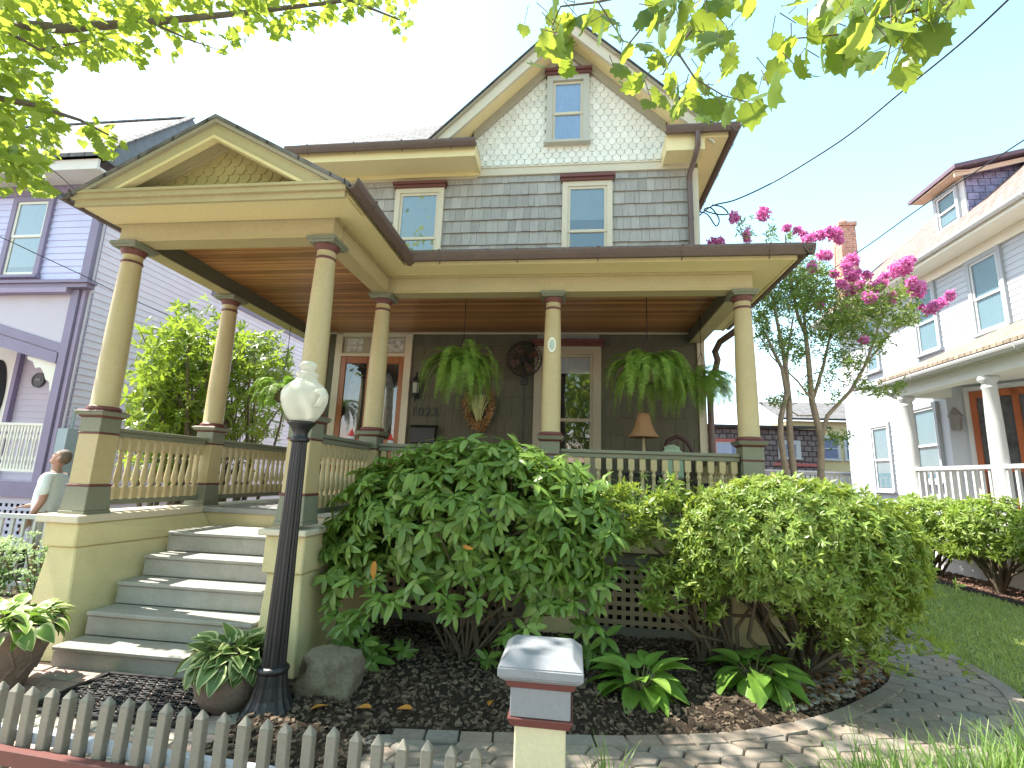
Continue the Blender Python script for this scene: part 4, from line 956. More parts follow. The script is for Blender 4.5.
# lamp post
LXp, LYp = -1.87, 3.22
t = thing('lamp_post', 'black fluted garden lamp post with a frosted glass globe beside the steps', 'lamp post', (LXp, LYp, 0))
b = MB(); b.lathe(LXp, LYp, [(.175,0,0),(.18,.03,0),(.17,.05,0),(.165,.07,0)], 24, False); b.lathe(LXp, LYp, [(.165,.07,0),(.14,.10,0),(.115,.15,0),(.097,.22,0),(.088,.29,0)], 32, False, .06); b.lathe(LXp, LYp, [(.092,.29,0),(.098,.305,0),(.092,.32,0),(.08,.33,0)], 24); build('base', b, M['iron'], t)
b = MB(); b.lathe(LXp, LYp, [(.074,.33,0),(.062,1.0,0),(.053,1.60,0),(.05,1.74,0)], 32, False, .10); b.lathe(LXp, LYp, [(.054,1.74,0),(.064,1.75,0),(.064,1.765,0),(.05,1.775,0),(.046,1.80,0),(.062,1.835,0),(.092,1.868,0),(.095,1.88,0),(.08,1.885,0)], 24); build('post', b, M['iron'], t)
b = MB(); b.lathe(LXp, LYp, [(.078,1.886,0),(.105,1.915,0),(.135,1.965,0),(.155,2.03,0),(.155,2.08,0),(.14,2.115,0),(.112,2.145,0),(.085,2.165,0),(.07,2.185,0),(.064,2.20,0),(.078,2.215,0),(.072,2.228,0),(.048,2.238,0),(.048,2.255,0),(.062,2.27,0),(.06,2.29,0),(.042,2.308,0),(.015,2.316,0)], 32)
g = build('globe', b, M['frost'], t)
b = MB(); b.tube([(LXp+.12,LYp-.07,2.08),(LXp+.18,LYp-.10,2.085),(LXp+.195,LYp-.11,2.04),(LXp+.17,LYp-.10,2.0),(LXp+.13,LYp-.08,1.985)], [.02,.024,.024,.022,.018], 10); build('globe_handle', b, M['frost'], g)
b = MB(); b.lathe(LXp, LYp, [(.02,1.89,0),(.02,1.95,0),(.035,1.98,0),(.04,2.02,0),(.03,2.06,0),(.01,2.08,0)], 12); build('bulb', b, M['white'], g)
# boulder
ico = bmesh.new(); bmesh.ops.create_icosphere(ico, subdivisions=4, radius=1)
from mathutils import noise
b = MB(); vs = []
for v in ico.verts:
    p = v.co.copy(); n_ = noise.fractal(p*1.3+Vector((3, 1, 7)), 1, 2, 4)*.36; p = p*(1+n_)
    p.x = max(min(p.x, .85), -.8); p.z = min(p.z, .78); vs.append((-1.66+p.x*.25+p.z*.03, 3.58+p.y*.2, .12+p.z*.24))
b.add(vs, [[v.index for v in f.verts] for f in ico.faces], 0, True); ico.free()
props(build('boulder', b, M['stone'], None, (-1.66, 3.58, 0)), 'mossy grey boulder in the mulch beside the lamp post', 'boulder')
# door mat
t = thing('door_mat', 'black openwork rubber mat at the foot of the stairs', 'mat', (-2.8, 3.3, .03))
b = MB()
for i in range(13):
    for j in range(8):
        x, y = -3.27+i*.078+(j % 2)*.039, 3.03+j*.066
        b.tube([(x+.03*math.cos(2*PI*k/8), y+.027*math.sin(2*PI*k/8), .047) for k in range(9)], .009, 4, cap=False)
build('ring_mesh', b, M['rubber'], t)
b = MB()
for p, q in (((-3.33,2.98),(-2.22,2.98)),((-2.22,2.98),(-2.22,3.55)),((-2.22,3.55),(-3.33,3.55)),((-3.33,3.55),(-3.33,2.98))): b.bar((*p,.045),(*q,.045),.03,.02)
build('rim', b, M['rubber'], t)

# hostas, pots
def hosta(name, label, c, n, ln, w, m, group, el=(-.1, 1.1), seed=0, rim=False, spread=.05, droop=.42, cat='plant'):
    r0 = np.random.default_rng(seed); t = thing(name, label, cat, (c[0], c[1], c[2]), group)
    k = 7; vs = []; cols_ = [-1, -.72, 0, .72, 1] if rim else [-1, -.5, 0, .5, 1]
    for i in range(k+1):
        f = i/k; hw = w/2*math.sin(PI*min(1, (f*.94+.05)**.70))**.8+.004
        for cx in cols_: vs.append((cx*hw, f, -droop*f*f+.22*hw*abs(cx)*2*.6))
    fs = []; mi = []
    for i in range(k):
        for j in range(4): a = 5*i+j; fs.append((a, a+1, a+6, a+5)); mi.append(1 if rim and j in (0, 3) else 0)
    P = []; D = []; U = []; S = []; b = MB()
    for i in range(n):
        a = i*2.399+r0.normal()*.3; e = el[0]+(el[1]-el[0])*(1-((i+.5)/n)**.8); L_ = r0.uniform(*ln)
        d = np.array([math.cos(a)*math.cos(e), math.sin(a)*math.cos(e), math.sin(e)]); st = L_*r0.uniform(.55, .85)
        p0 = np.array(c)+np.array([math.cos(a), math.sin(a), 0])*spread*r0.random(); p = p0+np.array([d[0]*.8, d[1]*.8, abs(d[2])*.7+.35])*st*(1.5 if rim else 1)
        b.tube([p0, p0*.5+p*.5+np.array([0, 0, .02]), p], [.007, .006, .004], 5)
        d2 = d+np.array([0, 0, -.35]); P.append(p); D.append(d2); U.append(np.array([-d[0]*.35, -d[1]*.35, 1.])+r0.normal(size=3)*.28); S.append(L_)
    V, F = scatter((np.array(vs), np.array(fs)), P, D, U, S)
    np_mesh('leaf', V, F, [m, M['hostarim']], t, mi=np.tile(mi, n), smooth=True); build('leaf_stalk', b, M['stem'], t)
    return t
HG = 'broad-leaved hosta plants'
hosta('hosta', 'green hosta growing in the bed right of the fence post', (.50, 3.98, bed_z(.5, 3.98)-.02), 46, (.18, .26), .66, M['hosta'], HG, seed=1)
hosta('hosta', 'green hosta in the bed by the pier, left of the pebbles', (1.42, 4.35, bed_z(1.42, 4.35)-.02), 50, (.18, .27), .62, M['hosta'], HG, seed=2, el=(-.2, .9))
t = thing('plant_pot', 'large grey-brown pot cut by the left edge of the photo', 'pot', (-3.86, 3.15, .035))
b = MB(); b.lathe(-3.86, 3.15, [(.20,.035,0),(.23,.12,0),(.29,.28,0),(.315,.40,0),(.34,.42,0),(.345,.465,0),(.32,.47,0),(.30,.43,0)], 32)
for k in range(16):
    a = 2*PI*k/16; b.tube([(-3.86+.24*math.cos(a), 3.15+.24*math.sin(a), .14), (-3.86+.265*math.cos(a+.2), 3.15+.265*math.sin(a+.2), .22), (-3.86+.30*math.cos(a), 3.15+.30*math.sin(a), .34)], .012, 6)
build('pot_body', b, M['pot'], t)
b = MB(); b.lathe(-3.86, 3.15, [(.01,.42,0),(.30,.425,0)], 24); build('potting_soil', b, M['soil'], t)
hosta('hosta', 'sunlit variegated hosta in the large pot at the left edge', (-3.86, 3.15, .40), 280, (.085, .13), .85, M['hosta'], HG, el=(-.35, 1.2), seed=3, rim=True, spread=.25, droop=.6)
t = thing('plant_pot', 'dark round pot on the paving beside the lamp post', 'pot', (-2.2, 3.3, .035))
b = MB(); b.lathe(-2.2, 3.3, [(.15,.035,0),(.2,.12,0),(.225,.22,0),(.22,.28,0),(.235,.30,0),(.235,.325,0),(.21,.325,0)], 28); build('pot_body', b, M['pot'], t)
b = MB(); b.lathe(-2.2, 3.3, [(.01,.285,0),(.21,.29,0)], 20); build('potting_soil', b, M['soil'], t)
hosta('hosta', 'dark green cream-edged hosta in the pot beside the lamp post', (-2.2, 3.3, .26), 360, (.09, .13), .85, M['hostablue'], HG, el=(-.6, 1.35), seed=4, rim=True, spread=.12, droop=.62)

# picket fence and its post
t = thing('picket_fence', 'low grey picket fence with a red-brown rail in the foreground', 'fence', (-1.7, 2.1, 0))
FY = 2.1
FYX = lambda x: 2.06+(-.26-x)*.062
p0 = at(15.6, 683.9, y=FY); p1 = at(316, 728, y=FY); dxp = (at(33.6, 686.3, y=FY)[0]-p0[0])*.985
pk = None; dxp = .0985; x = p0[0]-3*dxp; ztip = .55
while x < -.30:
    if pk is None:
        b = MB(); b.box(-.0205, .0205, -.02, .02, .04, ztip-.035); b.add([(-.0205,-.02,ztip-.035),(.0205,-.02,ztip-.035),(.0205,.02,ztip-.035),(-.0205,.02,ztip-.035),(0,0,ztip)], [(0,1,4),(1,2,4),(2,3,4),(3,0,4)])
        pk = build('picket', b, M['green_grey'], None, (0, 0, 0), bevel=.003); o = pk
    else: o = pk.copy(); col.objects.link(o)
    o.parent = t; o.location = Vector((x, FYX(x), random.uniform(-.004, .004)))-Vector(ORIG[t.name]); o.rotation_euler = (random.gauss(0, .006), random.gauss(0, .008), random.gauss(0, .03)); x += dxp
b = MB(); b.bar((-4.2,FYX(-4.2)-.04,.275),(-.24,FYX(-.24)-.04,.275),.04,.062); b.bar((-4.2,FYX(-4.2)-.045,.125),(-.24,FYX(-.24)-.045,.125),.04,.05); build('rail', b, M['maroon'], t, bevel=.003)
b = MB(); b.bar((-4.2,FYX(-4.2)+.038,.322),(-.24,FYX(-.24)+.038,.322),.036,.045); build('back_rail', b, mat('pale_blue_grey_rail', (.5, .55, .62), .6, .08), t)
px0, py0 = -.105, 2.12
t = thing('fence_post', 'square cream fence post with a grey cap and two red bands', 'post', (px0, py0, 0))
b = MB(); b.box(px0-.095, px0+.095, py0-.095, py0+.095, 0, .66); build('shaft', b, M['postcream'], t, bevel=.006)
b = MB(); b.frustum(px0, py0, .688, .79, .112, .112, 0); b.frustum(px0, py0, .655, .6875, .108, .122, 1); b.frustum(px0, py0, .7905, .815, .122, .132, 1); build('collar', b, [M['caplead'], M['maroon']], t, bevel=.003)
b = MB(); b.frustum(px0, py0, .8155, .835, .135, .158, 0); b.frustum(px0, py0, .835, .868, .158, .158, 0); b.frustum(px0, py0, .868, .905, .158, .118, 0); build('cap', b, M['caplead'], t, bevel=.004)
# ornamental grass and sprigs
def tuft(name, label, c, n, ln, spread, m, group, seed, cat='grass clump', lean=.9):
    r0 = np.random.default_rng(seed); k = 6; V = []; F = []
    for i in range(n):
        a = r0.random()*6.283; L_ = r0.uniform(*ln); p = np.array([c[0]+r0.normal()*spread, c[1]+r0.normal()*spread, c[2]]); e = r0.uniform(.6, 1.45)
        d = np.array([math.cos(a)*math.cos(e), math.sin(a)*math.cos(e), math.sin(e)]); s = np.array([-math.sin(a), math.cos(a), 0]); o = len(V); w = r0.uniform(.003, .0075)
        for j in range(k+1):
            f = j/k; hw = w*(1-f**2)+.0006; V += [p-s*hw, p+s*hw]
            if j < k: F.append((o+2*j, o+2*j+1, o+2*j+3, o+2*j+2))
            d = d+np.array([0, 0, -1])*lean*.24*(f+.1); d /= np.linalg.norm(d); p = p+d*L_/k
    return np_mesh(name, np.array(V), np.array(F), m, None, (c[0], c[1], 0), label=label, cat=None, group=group)
for (x, y), n, lab, sd in (((1.45, 2.62), 560, 'clump of arching green grass along the bottom edge, leftmost of the grass clumps', 1), ((1.92, 2.78), 600, 'clump of arching green grass with pale blades, middle of the grass clumps', 2), ((2.4, 2.98), 700, 'tall yellow-green grass clump in the bottom right corner', 3)):
    o = tuft('ornamental_grass', lab, (x, y, 0), n, (.3, .52), .09, M['blade'], 'ornamental grass clumps at the path edge', sd); o['category'] = 'grass clump'
o = tuft('young_plant', 'thin sprig of upright green leaves just right of the fence post', (.2, 2.75, 0), 30, (.2, .36), .03, M['blade'], None, 9, lean=.6); o['category'] = 'plant'
# fallen yellow leaves
lt5 = leaf_template(4, .38, .2, .25)
for (px, py), lab in (((690, 0), ''),):
    pass
spots = [((372, 708), 'yellow fallen leaf on dark mulch right of the boulder'), ((413, 709), 'yellow fallen leaf lying in the mulch below the big shrub'), ((489, 706), 'long yellow fallen leaf left of the fence post'), ((310, 710), 'curled orange fallen leaf between lamp post and boulder')]
for (px, py), lab in spots:
    q = at(px, py, z=.09); V, F = scatter(lt5, [q], [(random.gauss(0, 1), random.gauss(0, .4), .05)], [(random.gauss(0, .2), -.25, 1)], [.11])
    o = np_mesh('fallen_leaf', V, F, M['deadleaf'], None, q, smooth=True); props(o, lab, 'leaf', 'yellow leaves fallen on the mulch')
t5 = at(545, 505, y=4.0)

# ------------------------------------------------------------------ front shrubs
LT = leaf_template(5, .36, .12, .22, .85, .08, .65); LS = leaf_template(2, .36, .15, .15, .8)
def shrub_dome(c, rad, n, zmin, lumps, r0):
    d = nrm(r0.normal(size=(n*3, 3))); d = d[d[:, 2] > zmin][:n]
    L_ = np.ones(len(d))
    for q, s, k in lumps: L_ += k*np.exp(-((d-np.array(q))**2).sum(1)/s)
    f = r0.uniform(.55, 1., len(d))**.45
    return np.array(c)+d*np.array(rad)*(L_*f)[:, None], d
r0 = np.random.default_rng(11)
t = thing('rhododendron', 'big rounded rhododendron with long glossy leaves in front of the porch', 'shrub', (-.85, 4.3, .05), 'shrubs in the front bed')
tips, outs = shrub_dome((-.93, 4.42, 1.08), (1.26, .68, .80), 900, -.55, [((-.9, -.3, -.5), .3, .12), ((.5, -.4, .6), .2, .10), ((-.2, -.5, .8), .25, .05), ((.9, -.2, -.1), .2, .12), ((0, -.8, -.5), .2, -.18)], r0)
keep = (tips[:, 2] > .2) & ~((tips[:, 2] < .62) & (np.abs(tips[:, 0]+.72) < .62)) & (tips[:, 1] < 5.12)
tips, outs = tips[keep], outs[keep]
ex = np.array([at(px, py, y=yy) for px, py, yy in ((338, 640, 3.95), (345, 610, 3.95), (355, 585, 3.95), (330, 575, 4), (372, 672, 3.9), (365, 660, 3.9), (545, 610, 4), (560, 640, 4.1), (575, 600, 4.1), (590, 570, 4.2), (595, 540, 4.2), (520, 625, 4), (470, 600, 3.85), (455, 615, 3.85), (560, 665, 4.2), (585, 650, 4.3), (600, 480, 4.3), (575, 470, 4.3), (555, 460, 4.4), (600, 510, 4.2), (612, 545, 4.2), (570, 690, 4.2), (490, 660, 4.2), (470, 665, 4.3), (500, 590, 3.9), (535, 585, 3.95), (480, 575, 3.85), (440, 590, 3.85), (410, 575, 3.85), (515, 640, 4.1), (550, 580, 4.0), (390, 590, 3.85), (605, 575, 4.2), (600, 605, 4.2), (585, 625, 4.2), (600, 660, 4.3), (375, 640, 3.95), (400, 650, 4.2), (520, 670, 4.3), (540, 665, 4.2), (350, 625, 3.95), (365, 605, 3.9), (385, 600, 3.85), (590, 590, 4.1), (560, 600, 4.0), (610, 640, 4.3), (330, 600, 4.0), (325, 555, 4.1), (318, 530, 4.2))])
tips = np.vstack([tips]+[ex+r0.normal(size=ex.shape)*.04 for _ in range(2)]); outs = np.vstack([outs, np.tile([0, -.6, .5], (2*len(ex), 1))])
outs = nrm(outs*[1, 1, .6]+[0, 0, .55]+r0.normal(size=outs.shape)*.22)
P, D, U, S = whorls(tips, outs, (6, 10), (-.55, .25), (.10, .155)); V, F = scatter(LT, P, D, U, S, rng.uniform(.85, 1.15, len(P))); np_mesh('leaf', V, F, M['rhodo'], t, smooth=True)
b = MB(); roots = [(-.85, 4.35, .03), (-.72, 4.28, .03), (-1.0, 4.45, .03), (-.6, 4.4, .03)]
sel = r0.choice(len(tips), 32, replace=False); branch_paths(b, roots, tips[sel], .016, .005, 6, .2); build('branch', b, M['shrubwood'], t)
for q, d_, s_ in ((at(375, 560, y=3.85), (0, -.2, -1), .13), (at(462, 546, y=3.8), (1, 0, -.2), .08)): V, F = scatter(LT, [q], [d_], [(0, -1, .1)], [s_]); np_mesh('yellowed_leaf', V, F, M['deadleaf'], t, smooth=True)
# middle shrub: open pale azalea in front of the lattice
t = thing('azalea', 'thin open azalea with pale leaves in front of the lattice', 'shrub', (1.2, 4.7, .05), 'shrubs in the front bed')
ctr = [((612, 500), 4.5, .2), ((640, 505), 4.5, .2), ((668, 500), 4.6, .2), ((655, 530), 4.5, .15), ((690, 545), 4.5, .2), ((665, 575), 4.4, .16), ((700, 590), 4.4, .16), ((625, 540), 4.5, .14), ((715, 520), 4.6, .2), ((690, 500), 4.7, .18), ((655, 600), 4.4, .1), ((740, 545), 4.5, .2), ((712, 612), 4.4, .08), ((598, 520), 4.4, .14)]
tips = []; 
for (px, py), yy, rr in ctr:
    q = np.array(at(px, py, y=yy)); m = int(330*rr); tips.append(q+r0.normal(size=(m, 3))*rr*[.55, .5, .4])
tips = np.vstack(tips); outs = nrm(r0.normal(size=tips.shape)*.6+[0, -.1, .8])
P, D, U, S = whorls(tips, outs, (5, 9), (-.1, .7), (.05, .09)); V, F = scatter(LS, P, D, U, S); np_mesh('leaf', V, F, M['azalea'], t)
b = MB(); branch_paths(b, [(1.12, 4.72, .03), (1.22, 4.70, .03), (1.42, 4.75, .03)], tips[r0.choice(len(tips), 14, replace=False)], .02, .004, 6, .14); build('branch', b, M['shrubwood'], t)
# right shrub: dense clipped azalea
t = thing('azalea', 'dense rounded sunlit azalea at the right corner of the porch', 'shrub', (1.9, 4.7, .05), 'shrubs in the front bed')
tips, outs = shrub_dome((1.78, 4.42, 1.04), (.92, .66, .60), 4300, -.75, [((.8, -.2, .5), .15, .10), ((-.5, -.3, .8), .2, .08), ((.6, -.6, -.5), .15, .10), ((-.6, -.6, -.5), .2, -.12), ((.2, -.9, 0), .1, -.08), ((.1, -.8, .5), .08, .06)], r0)
keep = (tips[:, 2] > .42+.25*(tips[:, 0] < 1.8)+.12*r0.random(len(tips))); tips, outs = tips[keep], outs[keep]
t2 = r0.normal(size=(420, 3))*[.24, .2, .18]+[2.2, 4.4, .58]; t2 = t2[t2[:, 2] > .2]; tips = np.vstack([tips, t2]); outs = np.vstack([outs, nrm(r0.normal(size=t2.shape)+[.3, -.4, .2])])
outs = nrm(outs*[1, 1, .8]+[0, 0, .4]+r0.normal(size=outs.shape)*.35)
P, D, U, S = whorls(tips, outs, (6, 10), (-.15, .8), (.042, .072)); V, F = scatter(LS, P, D, U, S); np_mesh('leaf', V, F, M['azalea'], t)
b = MB(); branch_paths(b, [(1.78, 4.72, .03), (1.95, 4.72, .03), (2.02, 4.8, .03)], tips[r0.choice(len(tips), 40, replace=False)], .025, .004, 6, .16); build('branch', b, M['shrubwood'], t)

# ------------------------------------------------------------------ right side: crape-myrtle style tree with pink blossom
t = thing('blossom_tree', 'multi-stemmed tree with magenta blossom clusters beside the right corner of the porch', 'tree', (3.4, 8, 0))
z8 = lambda a, c_, y=8.: at(704+a/3.2, 200+c_/3.2, y=y)
b = MB()
def stem(pts, y, r0_, r1_):
    q = [z8(a, c_, y if not isinstance(y, list) else y[i]) for i, (a, c_) in enumerate(pts)]
    rr = [.8*(r0_+(r1_-r0_)*i/(len(q)-1)) for i in range(len(q))]; b.tube(q, rr, 9)
def root(a, c_, y, x_, z_=0): 
    p = z8(a, c_, y); b.tube([(x_, y+.05, 0), ((x_+p[0])/2, y, p[2]*.55), p], [.06, .052, .045], 9)
root(245, 760, 7.9, 3.3); root(275, 765, 8.0, 3.4); root(375, 765, 8.1, 3.62)
stem([(245,760),(245,700),(265,620),(250,540),(215,470),(195,420)], 7.9, .056, .02)
stem([(275,765),(272,640),(262,540),(245,440),(230,370),(205,250),(200,130)], 8.0, .06, .01)
stem([(262,540),(275,440),(285,380)], 8.0, .03, .012)
stem([(375,765),(345,640),(335,520),(325,430),(300,370),(285,300),(265,190),(260,110)], 8.1, .062, .01)
stem([(325,430),(320,360),(360,270),(375,150)], 8.1, .034, .008)
stem([(375,765),(395,690),(470,610),(515,530),(545,450),(565,380),(570,300)], 8.2, .045, .009)
stem([(345,650),(380,540),(400,450),(420,330),(420,150)], 8.2, .036, .008)
stem([(515,530),(600,420),(660,330),(680,280)], 8.2, .02, .006); stem([(470,610),(560,600),(620,590)], 8.2, .018, .005); stem([(600,420),(700,370),(770,320)], 8.2, .016, .005)
stem([(345,640),(300,580),(215,500),(170,420)], 8.0, .022, .006); stem([(345,690),(300,690),(230,640),(190,620)], 8.1, .016, .005); stem([(400,450),(470,350),(490,240)], 8.2, .022, .006)
build('trunk', b, M['crepebark'], t)
blobs = [(200,300,45,50,220),(230,250,50,40,220),(300,235,60,50,260),(350,240,55,50,240),(250,340,60,40,200),(320,330,60,45,220),(180,370,25,40,120),(190,440,25,35,80),(420,330,60,45,220),(480,350,60,45,230),(540,350,50,40,190),(520,300,50,25,150),(590,330,40,40,130),(400,410,60,40,190),(460,430,60,40,160),(350,420,40,40,120),(300,480,40,40,70),(520,430,50,30,110),(600,390,40,25,110),(650,380,35,20,80),(260,440,40,40,90),(420,500,50,40,90),(380,560,50,40,60),(480,520,40,35,90),(560,460,30,30,60),(500,590,40,25,60),(560,610,40,15,60),(620,595,25,12,40),(230,640,40,15,50),(290,500,30,30,50),(140,110,14,35,40),(215,105,14,30,40),(120,75,12,25,25),(270,115,10,20,20),(640,290,25,30,70),(660,340,30,20,60),(440,380,50,40,150),(300,290,60,45,220),(370,300,50,45,190),(240,470,30,25,50),(420,620,30,25,30),(430,760,40,20,60),(330,600,20,25,30)]
tips = []
for cx, cy, rx, ry, n in blobs:
    for i in range(int(n*.85)):
        tips.append(z8(cx+random.gauss(0, rx*.6), cy+random.gauss(0, ry*.6), 8.1+random.gauss(0, .42)))
tips = np.array(tips); outs = nrm(r0.normal(size=tips.shape)+[0, 0, .4])
P, D, U, S = whorls(tips, outs, (3, 6), (-.2, .8), (.045, .078)); V, F = scatter(LS, P, D, U, S); np_mesh('crown', V, F, M['crepe'], t)
for cx, cy, rx, ry in [(190,45,25,28),(95,55,18,20),(40,135,34,18),(135,115,14,26),(264,90,12,14),(300,97,14,12),(338,125,20,14),(376,112,20,18),(418,110,26,24),(388,176,26,20),(345,215,13,16),(470,195,28,22),(478,240,28,22),(470,290,28,24),(415,235,15,14),(560,270,28,18),(530,312,20,22),(630,218,38,26),(655,192,16,14),(680,282,28,28),(600,310,14,18),(725,352,24,14),(755,333,22,14),(785,308,16,14),(365,340,16,12),(512,450,12,10),(520,240,16,12),(455,350,12,10),(575,245,16,12),(610,235,18,14),(645,200,14,14),(665,260,16,16),(690,300,14,14),(700,345,12,10),(735,340,16,12),(770,322,14,12),(790,300,9,8),(500,270,16,14),(455,215,16,14),(430,130,14,14),(400,95,12,12),(440,270,16,14),(545,290,14,14),(320,110,12,12),(352,118,12,14)]:
    c = np.array(z8(cx, cy, 7.85+random.gauss(0, .25))); k = 1/3.2*8/F_PX*.92; n = int(70+rx*ry*.28)
    P = c+nrm(r0.normal(size=(n, 3)))*(r0.random((n, 1))**.45)*[rx*k, rx*k*.8, ry*k]
    V, F = scatter(leaf_template(2, .9, .35, .3), P, randdir(n), randdir(n), r0.uniform(.03, .055, n)); np_mesh('blossom', V, F, M['bloom'], t)

# low hedge shrubs by the white house
def bush(name, label, c, rad, n, m, size, group, seed, cat='shrub', zmin=-.6, nl=(5, 8), tmpl=None):
    r1 = np.random.default_rng(seed); t = thing(name, label, cat, (c[0], c[1], 0), group)
    d = nrm(r1.normal(size=(n*2, 3))); d = d[d[:, 2] > zmin][:n]
    lump = 1+.16*np.sin(d[:, 0]*5+seed)*np.cos(d[:, 1]*4-seed)+.1*np.sin(d[:, 2]*7+seed*2)
    tips = np.array(c)+d*np.array(rad)*(lump*r1.uniform(.5, 1, len(d))**.4)[:, None]; tips = tips[tips[:, 2] > .06]
    outs = nrm((tips-np.array(c))/np.array(rad)+[0, 0, .4]+r1.normal(size=tips.shape)*.4)
    P, D, U, S = whorls(tips, outs, nl, (-.2, .7), size); V, F = scatter(tmpl or LS, P, D, U, S); np_mesh('leaf', V, F, m, t)
    b = MB(); branch_paths(b, [(c[0]+random.gauss(0, .05), c[1]+random.gauss(0, .05), 0) for _ in range(4)], tips[r1.choice(len(tips), 26, replace=False)], .03, .005, 6, .1); build('branch', b, M['shrubwood'], t)
    return t
HB = 'shrubs along the white house porch'
bush('hedge_shrub', 'light green shrub in front of the white porch, nearest the porch corner column', (6.75, 10.6, .85), (.55, .75, .72), 950, M['hedge'], (.07, .12), HB, 21)
bush('hedge_shrub', 'light green shrub at the white house with pale wall showing through its base', (6.8, 9.2, .95), (.5, .75, .60), 760, M['hedge'], (.07, .12), HB, 22)
bush('hedge_shrub', 'light green shrub at the right edge of the photo under the white porch rail', (6.85, 7.9, .9), (.5, .75, .72), 900, M['hedge'], (.07, .12), HB, 23)
# tall shrub between the houses on the left
t = thing('tall_shrub', 'tall bright green shrub between the porch and the lilac house', 'shrub', (-5.6, 7, 0))
tips = []
for cx, cy, rx, ry, n in [(170,390,30,45,260),(200,360,34,36,270),(160,420,22,30,150),(215,405,30,45,210),(190,440,36,30,160),(185,335,22,16,110),(245,365,26,26,170),(270,375,22,24,150),(280,395,16,26,130),(245,410,20,24,70),(250,440,24,24,70),(150,365,14,28,80),(225,350,24,18,130),(265,345,14,12,50),(160,455,22,14,70),(140,400,8,26,40)]:
    for i in range(n): tips.append(at(cx+random.gauss(0, rx*.6), cy+random.gauss(0, ry*.6), x=-5.55+random.gauss(0, .3)))
tips = np.array(tips); tips = tips[(tips[:, 0] < -4.62)]; outs = nrm(r0.normal(size=tips.shape)*.7+[0, -.1, .6])
P, D, U, S = whorls(tips, outs, (5, 8), (-.3, .6), (.08, .14)); V, F = scatter(LS, P, D, U, S); np_mesh('crown', V, F, M['laurel'], t)
b = MB(); branch_paths(b, [(-5.6, 6.8, 0), (-5.5, 7.3, 0), (-5.6, 6.3, 0), (-5.55, 7.9, 0)], tips[r0.choice(len(tips), 60, replace=False)], .035, .006, 6, .15); build('trunk', b, M['bark'], t)
# stonecrop clumps left edge
def stonecrop(label, c, seed):
    r1 = np.random.default_rng(seed); t = thing('stonecrop', label, 'plant', (c[0], c[1], 0), 'pale flowering plants left of the steps'); b = MB(); P = []; D = []; U = []; S = []; hp = []
    for i in range(26):
        a = r1.random()*6.28; r_ = r1.random()**.5*.3; x, y = c[0]+r_*math.cos(a), c[1]+r_*math.sin(a); h = r1.uniform(.5, .82)*(1-.5*r_); q = np.array([x+(x-c[0])*.5, y+(y-c[1])*.5, h]); b.tube([(x*.6+c[0]*.4, y*.6+c[1]*.4, 0), (x, y, h*.5), q], [.008, .007, .006], 5)
        for k in range(14):
            f = r1.uniform(.15, .95); P.append(np.array([x, y, 0])*(1-f)+q*f); D.append(np.array([*r1.normal(size=2), .5])); U.append(np.array([*r1.normal(size=2)*.3, 1])); S.append(r1.uniform(.06, .10))
        for k in range(36): o = r1.normal(size=3)*[.04, .04, .012]; hp.append(q+o)
    V, F = scatter(leaf_template(2, .5, .2, .2), P, D, U, S); np_mesh('leaf', V, F, M['sedum'], t); build('leaf_stalk', b, M['stem'], t)
    hp = np.array(hp); V, F = scatter(leaf_template(2, .9, .3, .2), hp, nrm(r1.normal(size=hp.shape)+[0, 0, .8]), randdir(len(hp)), r1.uniform(.018, .03, len(hp))); np_mesh('flower_head', V, F, leaf_mat('pale_green_flowers', [(.35, .5, .25), (.5, .62, .38), (.6, .68, .45)], (.6, .75, .3), .3), t)
stonecrop('pale green flowering plant below the grey wire fence, at the photo edge', (-6.2, 4.75, 0), 1); stonecrop('pale green flowering plant below the grey wire fence, next to the yellow stair wall', (-5.7, 5.1, 0), 2); stonecrop('pale green flowering plant in front of the others by the grey slab', (-6.0, 4.45, 0), 3)
b = MB(); b.box(-8.0, -4.42, 3.75, 4.05, 0, .30); props(build('garden_kerb', b, M['concrete'], None, (-6.2, 3.9, 0), bevel=.015), 'low grey concrete kerb slab left of the yellow stair wall', 'kerb')
t = thing('garden_fence', 'low grey metal fence in front of the lilac house', 'fence', (-6.4, 5.3, 0))
b = MB(); b.bar((-9.5,5.25,.88),(-4.6,5.45,.88),.05,.05); b.bar((-9.5,5.25,.12),(-4.6,5.45,.12),.04,.04); build('rail', b, M['palegrey'], t)
for i in range(34):
    x = -9.4+i*.145; y = 5.25+(x+9.5)*.0408; b = MB(); b.box(x-.018, x+.018, y-.012, y+.012, .03, .855); build('fence_bar', b, M['palegrey'], t)
# ------------------------------------------------------------------ neighbours
def clap(b, T, u0, u1, z0, z1, course=.115, rects=(), th=.016):
    z = z0
    while z < z1-.01:
        zt = min(z+course, z1); segs = [(u0, u1)]
        for a0, a1, b0, b1 in rects:
            if z < b1 and zt > b0:
                ns = []
                for s0, s1 in segs:
                    if s1 <= a0 or s0 >= a1: ns.append((s0, s1)); continue
                    if s0 < a0: ns.append((s0, a0))
                    if s1 > a1: ns.append((a1, s1))
                segs = ns
        for s0, s1 in segs: b.add([T(s0,-th,z),T(s1,-th,z),T(s1,0,z),T(s0,0,z),T(s0,-.002,zt),T(s1,-.002,zt)], [(0,1,5,4),(3,2,1,0),(0,4,3),(1,2,5)])
        z += course
